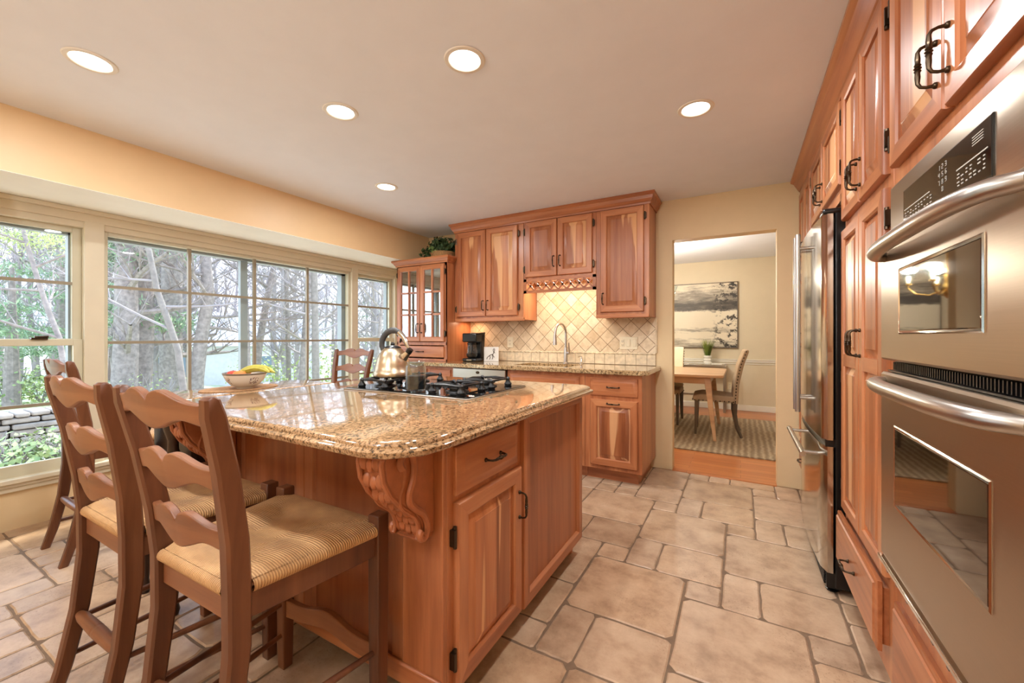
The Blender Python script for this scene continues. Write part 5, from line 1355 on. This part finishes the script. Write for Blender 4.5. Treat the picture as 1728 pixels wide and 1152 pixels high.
rings(m, frP, -.765, .765, -.535, .535, [(0, .001), (0, .036), (.012, .036), (.012, .024)], cap=False); m.obj('frame', M['greyleg'], t)
MB().box(-.755, .755, -.026, -.004, -.525, .525).obj('canvas', M['painting'], t)
wallplate('wall_outlet', 'outlet low on the dining wall right of the console table', 'outlet', (-.15, YD, .385), .072, 'o')
t = thing('chandelier', 'brass chandelier with glass bell shades hanging over the dining table', 'chandelier', (-1.02, 5.5, 1.72))
M['brass'] = plain('polished_brass', (212, 172, 100), .2, metal=1.0)
MB().tube([(0, 0, -.12), (0, 0, .70)], .010, 8).lathe([(.004, -.17), (.02, -.15), (.045, -.10), (.03, -.04), (.018, .0), (.03, .05), (.012, .09)], n=14).lathe([(.06, .70), (.06, .682), (.02, .66)], n=14).obj('stem', M['brass'], t, smooth=True)
for k in range(5):
    a = 2 * pi * k / 5 + .35; c_, s_ = cos(a), sin(a)
    ar = MB().tube([(c_ * .02, s_ * .02, -.08), (c_ * .12, s_ * .12, -.13), (c_ * .22, s_ * .22, -.11), (c_ * .27, s_ * .27, -.05), (c_ * .27, s_ * .27, -.02)], .007, 8).lathe([(.008, -.02), (.03, -.016), (.022, 0)], (c_ * .27, s_ * .27, 0), 12).obj('arm', M['brass'], t, smooth=True)
    MB().lathe([(.026, 0), (.034, .03), (.046, .07), (.062, .105), (.064, .11), (.060, .105), (.044, .07), (.032, .03), (.024, 0)], (c_ * .27, s_ * .27, 0), 16).obj('glass_shade', M['glass2'], ar, smooth=True)
    MB().lathe([(.008, 0), (.012, .02), (.018, .05), (.012, .072), (0, .078)], (c_ * .27, s_ * .27, 0), 10).obj('bulb', M['bulb'], ar, smooth=True)
    l = bpy.data.lights.new('bulb_light', 'POINT'); l.energy = DINING_W / 5; l.shadow_soft_size = .03; l.color = (1, .92, .80)
    o = bpy.data.objects.new('bulb_light', l); C.objects.link(o); o.parent = t; o.location = (c_ * .27, s_ * .27, .13)

# ================================================================== OUTDOORS
def at(u, v, d):
    """the point that lies d metres deep along a sight line through a window"""
    r = (u - 864) / F_PX * d; z = EYE - (v - CY) / F_PX * d
    return Vector((r * cos(YAW) - d * sin(YAW), r * sin(YAW) + d * cos(YAW), z))
def gh(x, y):
    r = sqrt(x * x + y * y)
    h = -.42 - .13 * max(0, y - 2) * min(1, max(0, (-x - 5)) / 6)
    h = max(h, -2.4)
    if r > 38: h += (r - 38) * .34
    if r > 70: h += 0
    return h
m = MB(); nx, ny = 46, 60; vs = []
for i in range(nx + 1):
    for j in range(ny + 1):
        x = -4.03 - (i / nx) ** 1.6 * 86; y = -30 + j * 115 / ny
        vs.append((x, y, gh(x, y) + .06 * sin(x * 1.7) * cos(y * 1.3) * min(1, (-x - 4) / 4)))
fs = [(i * (ny + 1) + j, (i + 1) * (ny + 1) + j, (i + 1) * (ny + 1) + j + 1, i * (ny + 1) + j + 1) for i in range(nx) for j in range(ny)]
m.add(vs, fs)
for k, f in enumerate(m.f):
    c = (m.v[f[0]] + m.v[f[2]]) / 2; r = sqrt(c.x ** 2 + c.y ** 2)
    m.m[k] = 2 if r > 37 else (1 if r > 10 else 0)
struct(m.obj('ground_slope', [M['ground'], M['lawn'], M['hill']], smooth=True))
struct(MB().prism([(-20.5, -20), (-20.5, 24), (-16.5, 24), (-16.5, -20)], -.55, -.36, lambda a, b, c: (a, b, c + (gh(a, b) + .42))).obj('road', M['asphalt']))
# dry stone wall
t = thing('dry_stone_wall', 'low wall of stacked grey fieldstones beyond the double-hung window', 'stone wall', (-9.0, 1.4, -.42))
rnd = random.Random(4)
m = MB(); z = -.5
for row in range(8):
    h = rnd.uniform(.07, .11); y = -3.5 + rnd.uniform(0, .2)
    while y < 4.6:
        L = rnd.uniform(.14, .5); dx = rnd.uniform(-.05, .05)
        m.box(-9.0 + dx, -8.55 + dx * .5, y, y + L - .015, z, z + h - .012); y += L
    z += h
m.obj('stones', M['stone'], t, world=True, bevel=.02)
# branching trees
def limb(m, p, d, L, r, depth, rnd, spread=.55, mi=0, seg=4, up=.15):
    pts = [p.copy()]; rs = [r]; q = p.copy(); dd = d.copy()
    for i in range(seg):
        dd = (dd + Vector((rnd.uniform(-.16, .16), rnd.uniform(-.16, .16), rnd.uniform(-.05, .12)))).normalized()
        q = q + dd * (L / seg); pts.append(q.copy()); rs.append(r * (1 - .55 * (i + 1) / seg))
    m.tube(pts, rs, 5 if depth > 1 else 4, mi, caps=False)
    if depth <= 0: return
    for i in range(1, seg + 1):
        for k in range(rnd.choice((1, 2)) if depth > 1 else 2):
            ax = Vector((rnd.uniform(-1, 1), rnd.uniform(-1, 1), rnd.uniform(-.2, .5))).normalized()
            nd = (dd * (1 - spread) + ax * spread + Vector((0, 0, up))).normalized()
            limb(m, pts[i], nd, L * rnd.uniform(.42, .62), rs[i] * .5, depth - 1, rnd, spread, mi, 3, up)
def near_tree(name, label, path, radii, foliage=(), bark='bark', nb=6, seed=1, leaf='pine', lsize=.16, low=.3):
    base = path[0]; t = thing(name, label, 'tree', base)
    rnd = random.Random(seed); m = MB()
    P = []; R = []
    for i in range(len(path) - 1):
        for k in range(4):
            q = k / 4; P.append(path[i].lerp(path[i + 1], q)); R.append(radii[i] * (1 - q) + radii[i + 1] * q)
    P.append(path[-1]); R.append(radii[-1])
    m.tube(P, R, 10); tr = m.obj('trunk', M[bark], t, world=True, smooth=True)
    m = MB()
    for k in range(nb):
        i = int(len(P) * (low + (1 - low) * k / max(1, nb))); i = min(i, len(P) - 1)
        a = rnd.uniform(0, 6.28); d = Vector((cos(a), sin(a), rnd.uniform(-.1, .5))).normalized()
        limb(m, P[i], d, rnd.uniform(1.2, 2.2), R[i] * .28 + .01, 2, rnd)
    m.obj('branches', M['twig'] if bark == 'bark_pale' else M[bark], t, world=True)
    if foliage:
        m = MB()
        for c, rad, n in foliage: leaf_cloud(m, int(n * 1.5), c, rad, lsize, rnd, .15, flat=.25)
        m.obj('foliage', M[leaf], t, world=True)
    return t
def up(u, v, d, g=None):
    p = at(u, v, d); return p
def col(u0, u1, d, r0, r1, top=7.0, bend=()):
    a = at(u0, CY, d); a.z = gh(a.x, a.y) - .1; b = at(u1, CY, d); b.z = top
    pts = [a]; 
    for q, du in bend:
        c = at(u0 + (u1 - u0) * q + du, CY, d); c.z = a.z + (b.z - a.z) * q; pts.append(c)
    return pts + [b], [r0 + (r1 - r0) * i / (len(bend) + 1) for i in range(len(bend) + 2)]
p, r = col(207, 222, 9.0, .25, .16, bend=((.25, 3), (.5, -2)))
near_tree('pine_tree', 'thick grey pine trunk, left of the pair seen through the large window', p, r, [(at(190, 430, 9), (1.0, .8, .5), 500), (at(200, 520, 9.2), (.8, .8, .35), 260), (at(150, 380, 9), (1.5, 1, .6), 700)], nb=8, seed=2, lsize=.13)
p, r = col(236, 246, 9.6, .21, .15, bend=((.3, 5), (.6, 0)))
near_tree('pine_tree', 'grey pine trunk, right of the pair seen through the large window', p, r, [(at(262, 540, 10), (.8, .8, .4), 260), (at(215, 410, 10), (1, .8, .3), 260)], nb=7, seed=3)
p, r = col(288, 296, 12.0, .30, .22, bend=((.4, -2),))
near_tree('pine_tree', 'dark pine trunk behind the leaning pale tree', p, r, [(at(310, 545, 12), (.9, .8, .4), 200), (at(300, 430, 12), (1, .8, .3), 160)], nb=7, seed=4)
P = [at(322, 668, 7.0), at(300, 590, 7.0), at(285, 545, 7.0), at(265, 490, 7.0), at(252, 425, 7.0), at(236, 380, 7.0), at(200, 300, 7.0)]; P[0].z = gh(P[0].x, P[0].y) - .1
near_tree('leaning_tree', 'slender pale tree leaning left across the first panes of the large window', P, [.055, .052, .05, .046, .042, .036, .02], bark='bark_pale', nb=6, seed=5)
P = [at(128, 760, 5.6), at(112, 640, 5.6), at(100, 570, 5.6), at(78, 515, 5.6), at(62, 465, 5.6), at(45, 410, 5.6), at(30, 350, 5.6), at(10, 260, 5.6)]; P[0].z = gh(P[0].x, P[0].y) - .1
near_tree('young_tree', 'slender curved grey tree seen through the double-hung window', P, [.036, .034, .032, .03, .028, .025, .02, .015], nb=7, seed=6, leaf='spring', lsize=.07, foliage=[(at(20, 400, 5.8), (.7, .7, .3), 420), (at(90, 400, 5.8), (.6, .6, .3), 300)])
P = [at(330, 700, 10), at(331, 640, 10), at(340, 570, 10), at(352, 500, 10), at(346, 430, 10), at(352, 330, 10)]; P[0].z = gh(P[0].x, P[0].y) - .1
near_tree('bare_tree', 'bare curving grey tree in the second column of panes', P, [.17, .16, .14, .13, .11, .07], nb=9, seed=7, low=.45)
P = [at(418, 700, 11), at(414, 600, 11), at(412, 520, 11), at(408, 450, 11), at(402, 330, 11)]; P[0].z = gh(P[0].x, P[0].y) - .1
near_tree('bare_tree', 'bare upright grey tree beside the grey window post', P, [.13, .12, .11, .10, .06], nb=9, seed=8, low=.35)
P = [at(428, 690, 12), at(436, 590, 12), at(448, 520, 12), at(462, 450, 12), at(480, 350, 12)]; P[0].z = gh(P[0].x, P[0].y) - .1
near_tree('bare_tree', 'bare grey tree leaning right in the third column of panes', P, [.11, .10, .09, .08, .05], nb=8, seed=9, low=.35)
P = [at(488, 690, 13), at(486, 560, 13), at(482, 440, 13), at(480, 330, 13)]; P[0].z = gh(P[0].x, P[0].y) - .1
near_tree('bare_tree', 'thin straight pale tree between the third and fourth panes', P, [.08, .07, .06, .04], bark='bark_pale', nb=7, seed=10, low=.35)
P = [at(508, 690, 12), at(514, 600, 12), at(520, 500, 12), at(528, 380, 12)]; P[0].z = gh(P[0].x, P[0].y) - .1
near_tree('bare_tree', 'dark grey trunk just left of the last column of panes', P, [.14, .12, .09, .05], nb=7, seed=12, low=.35)
P = [at(534, 690, 11), at(532, 560, 11), at(530, 450, 11), at(532, 330, 11)]; P[0].z = gh(P[0].x, P[0].y) - .1
near_tree('bare_tree', 'pale tree with drooping branches in the last column of panes', P, [.10, .09, .08, .05], bark='bark_pale', nb=9, seed=13, low=.35)
P = [at(632, 690, 12), at(638, 590, 12), at(646, 500, 12), at(640, 380, 12)]; P[0].z = gh(P[0].x, P[0].y) - .1
near_tree('bare_tree', 'thin bare tree outside the small double-hung window by the hutch', P, [.05, .045, .04, .02], nb=8, seed=14, low=.3)
def pine_mass(label, c, rads, n, seed):
    c0 = Vector(c); t = thing('evergreen_tree', label, 'tree', (c0.x, c0.y, gh(c0.x, c0.y)))
    MB().tube([(c0.x, c0.y, gh(c0.x, c0.y)), (c0.x, c0.y, c0.z + rads[2] * .8)], [.16, .04], 8).obj('trunk', M['bark'], t, world=True)
    rnd = random.Random(seed); m = MB()
    for k in range(9):
        cc = c0 + Vector((rnd.uniform(-1, 1) * rads[0] * .6, rnd.uniform(-1, 1) * rads[1] * .6, (k / 8 * 2 - 1) * rads[2] * .9))
        leaf_cloud(m, n // 5, cc, (rads[0] * .7, rads[1] * .7, rads[2] * .14), .17, rnd, .1, flat=.2)
    m.obj('foliage', M['pine'], t, world=True)
pine_mass('layered green pine at the far left behind the curved tree', at(20, 520, 9.5), (1.9, 1.9, 1.2), 2200, 21)
pine_mass('green pine filling the right of the double-hung window', at(105, 500, 12), (1.5, 1.5, 1.6), 1500, 22)
pine_mass('distant green evergreen in the last panes of the large window', at(562, 560, 26), (2.2, 2.2, 2.2), 700, 23)
pine_mass('distant green evergreen outside the small window by the hutch', at(628, 545, 22), (1.5, 1.5, 1.6), 500, 24)
def shrub(name, label, u, v, d, rad, n, leafm, size, seed, group=None):
    c = at(u, v, d); g = gh(c.x, c.y); t = thing(name, label, 'shrub', (c.x, c.y, g), 0, group); rnd = random.Random(seed)
    m = MB(); leaf_cloud(m, n, (c.x, c.y, g + rad[2] * .75), rad, size, rnd, .3, zmin=g); m.obj('foliage', M[leafm], t, world=True)
    m = MB()
    for k in range(7):
        a = rnd.uniform(0, 6.28); limb(m, Vector((c.x, c.y, g)), Vector((cos(a) * .5, sin(a) * .5, 1)).normalized(), rad[2] * 1.3, .015, 1, rnd)
    m.obj('stems', M['twig'], t, world=True)
shrub('ivy_patch', 'low ivy shrub in front of the stone wall at the far left', 20, 760, 4.6, (.8, .8, .28), 700, 'ivy', .06, 31)
shrub('ivy_patch', 'low ivy shrub right of the stone wall, under the curved tree', 95, 720, 4.9, (.7, .7, .3), 600, 'ivy', .06, 32)
shrub('green_shrub', 'green shrub on the bank just behind the stone wall', 10, 650, 9.8, (1.3, 1.3, .7), 800, 'ivy', .08, 33)
shrub('green_shrub', 'twiggy green shrub on the bank behind the curved tree', 70, 655, 10.5, (1.2, 1.2, .55), 600, 'spring', .08, 34)
shrub('bare_shrub', 'pale twiggy shrub at the foot of the dark pine trunk', 262, 640, 9.0, (.7, .7, .7), 160, 'spring', .05, 35)
shrub('spring_shrub', 'fresh green shrub in the third column of panes', 452, 640, 14, (1.3, 1.3, 1.2), 700, 'spring', .10, 36)
shrub('spring_shrub', 'fresh green shrub in the last column of panes', 560, 630, 13, (1.3, 1.3, 1.5), 900, 'spring', .10, 37)
shrub('spring_shrub', 'small green shrub outside the small window by the hutch', 628, 640, 11, (.9, .9, .9), 400, 'spring', .09, 38)
# hedge of distant bare woodland: three kinds of tree copied over the slope
def bare_proto(seed, H, label):
    rnd = random.Random(seed); t = thing('woodland_tree', label, 'tree', (0, 0, 0), 0, 'bare woodland trees on the far slope')
    m = MB(); pts = [Vector((0, 0, 0))]; rs = [.16]
    for i in range(6): pts.append(pts[-1] + Vector((rnd.uniform(-.2, .2), rnd.uniform(-.2, .2), H / 6))); rs.append(.16 * (1 - (i + 1) / 7.5))
    m.tube(pts, rs, 6); 
    for i in range(1, 7):
        for k in range(4):
            a = rnd.uniform(0, 6.28); limb(m, pts[i], Vector((cos(a), sin(a), .7)).normalized(), H * .22, .05, 2, rnd)
    m.obj('trunk_and_branches', M['twig'], t); return t
LB = 'bare grey tree of the hazy woodland on the far slope'
protos = [bare_proto(s, h, LB) for s, h in ((41, 9), (42, 11), (43, 8))]
rnd = random.Random(9); k = 0; first = [True] * 3
for i in range(60):
    u = -60 + 760 * (i + rnd.uniform(-.4, .4)) / 60; d = rnd.choice((18, 23, 28, 34, 40, 46)) * rnd.uniform(.92, 1.08)
    if 325 < u < 440 and d < 30: d += 16
    p = at(u, CY, d); loc = (p.x, p.y, gh(p.x, p.y) - .1); kk = i % 3
    if first[kk]: protos[kk].location = loc; first[kk] = False
    else: dup(protos[kk], loc, rnd.uniform(0, 6.28))
# houses
def house(label, c, w, dpt, h, rz, wallm, wins=()):
    t = thing('house', label, 'house', c, rz)
    MB().box(-w / 2, w / 2, -dpt / 2, dpt / 2, -.5, h).obj('wall', M[wallm], t)
    m = MB().prism([(-dpt / 2 - .4, h - .05), (dpt / 2 + .4, h - .05), (0, h + dpt * .30)], -w / 2 - .4, w / 2 + .4, lambda a, b, c_: (c_, a, b)); m.obj('roof', M['roof'], t)
    for (x, z, ww, hh) in wins:
        f = MB().box(x - ww / 2 - .1, x + ww / 2 + .1, -dpt / 2 - .06, -dpt / 2, z - hh / 2 - .1, z + hh / 2 + .1).obj('window_frame', M['white'], t)
        MB().box(x - ww / 2, x + ww / 2, -dpt / 2 - .08, -dpt / 2 - .06, z - hh / 2, z + hh / 2).obj('window_pane', M['pane'], f)
    return t
p = at(400, CY, 27); house('pale grey neighbouring house with a wide white framed window seen past the bowl', (p.x, p.y, gh(p.x, p.y)), 9.5, 6.5, 2.7, YAW + .55, 'siding', ((-2.6, 1.45, 1.8, 1.2), (1.5, 1.4, .9, 1.2)))
p = at(262, CY, 26); house('neighbouring house half hidden behind the pine trunks', (p.x, p.y, gh(p.x, p.y)), 6, 5, 3.0, YAW + .75, 'siding2', ((-1.0, 1.7, .8, 1.2), (1.6, 1.7, .8, 1.2)))
p = at(30, CY, 30); house('light house beyond the road at the far left', (p.x, p.y, gh(p.x, p.y)), 11, 6, 2.4, YAW + 1.0, 'siding', ((-2, 1.3, 1.4, 1.1), (2.5, 1.3, 1.4, 1.1)))
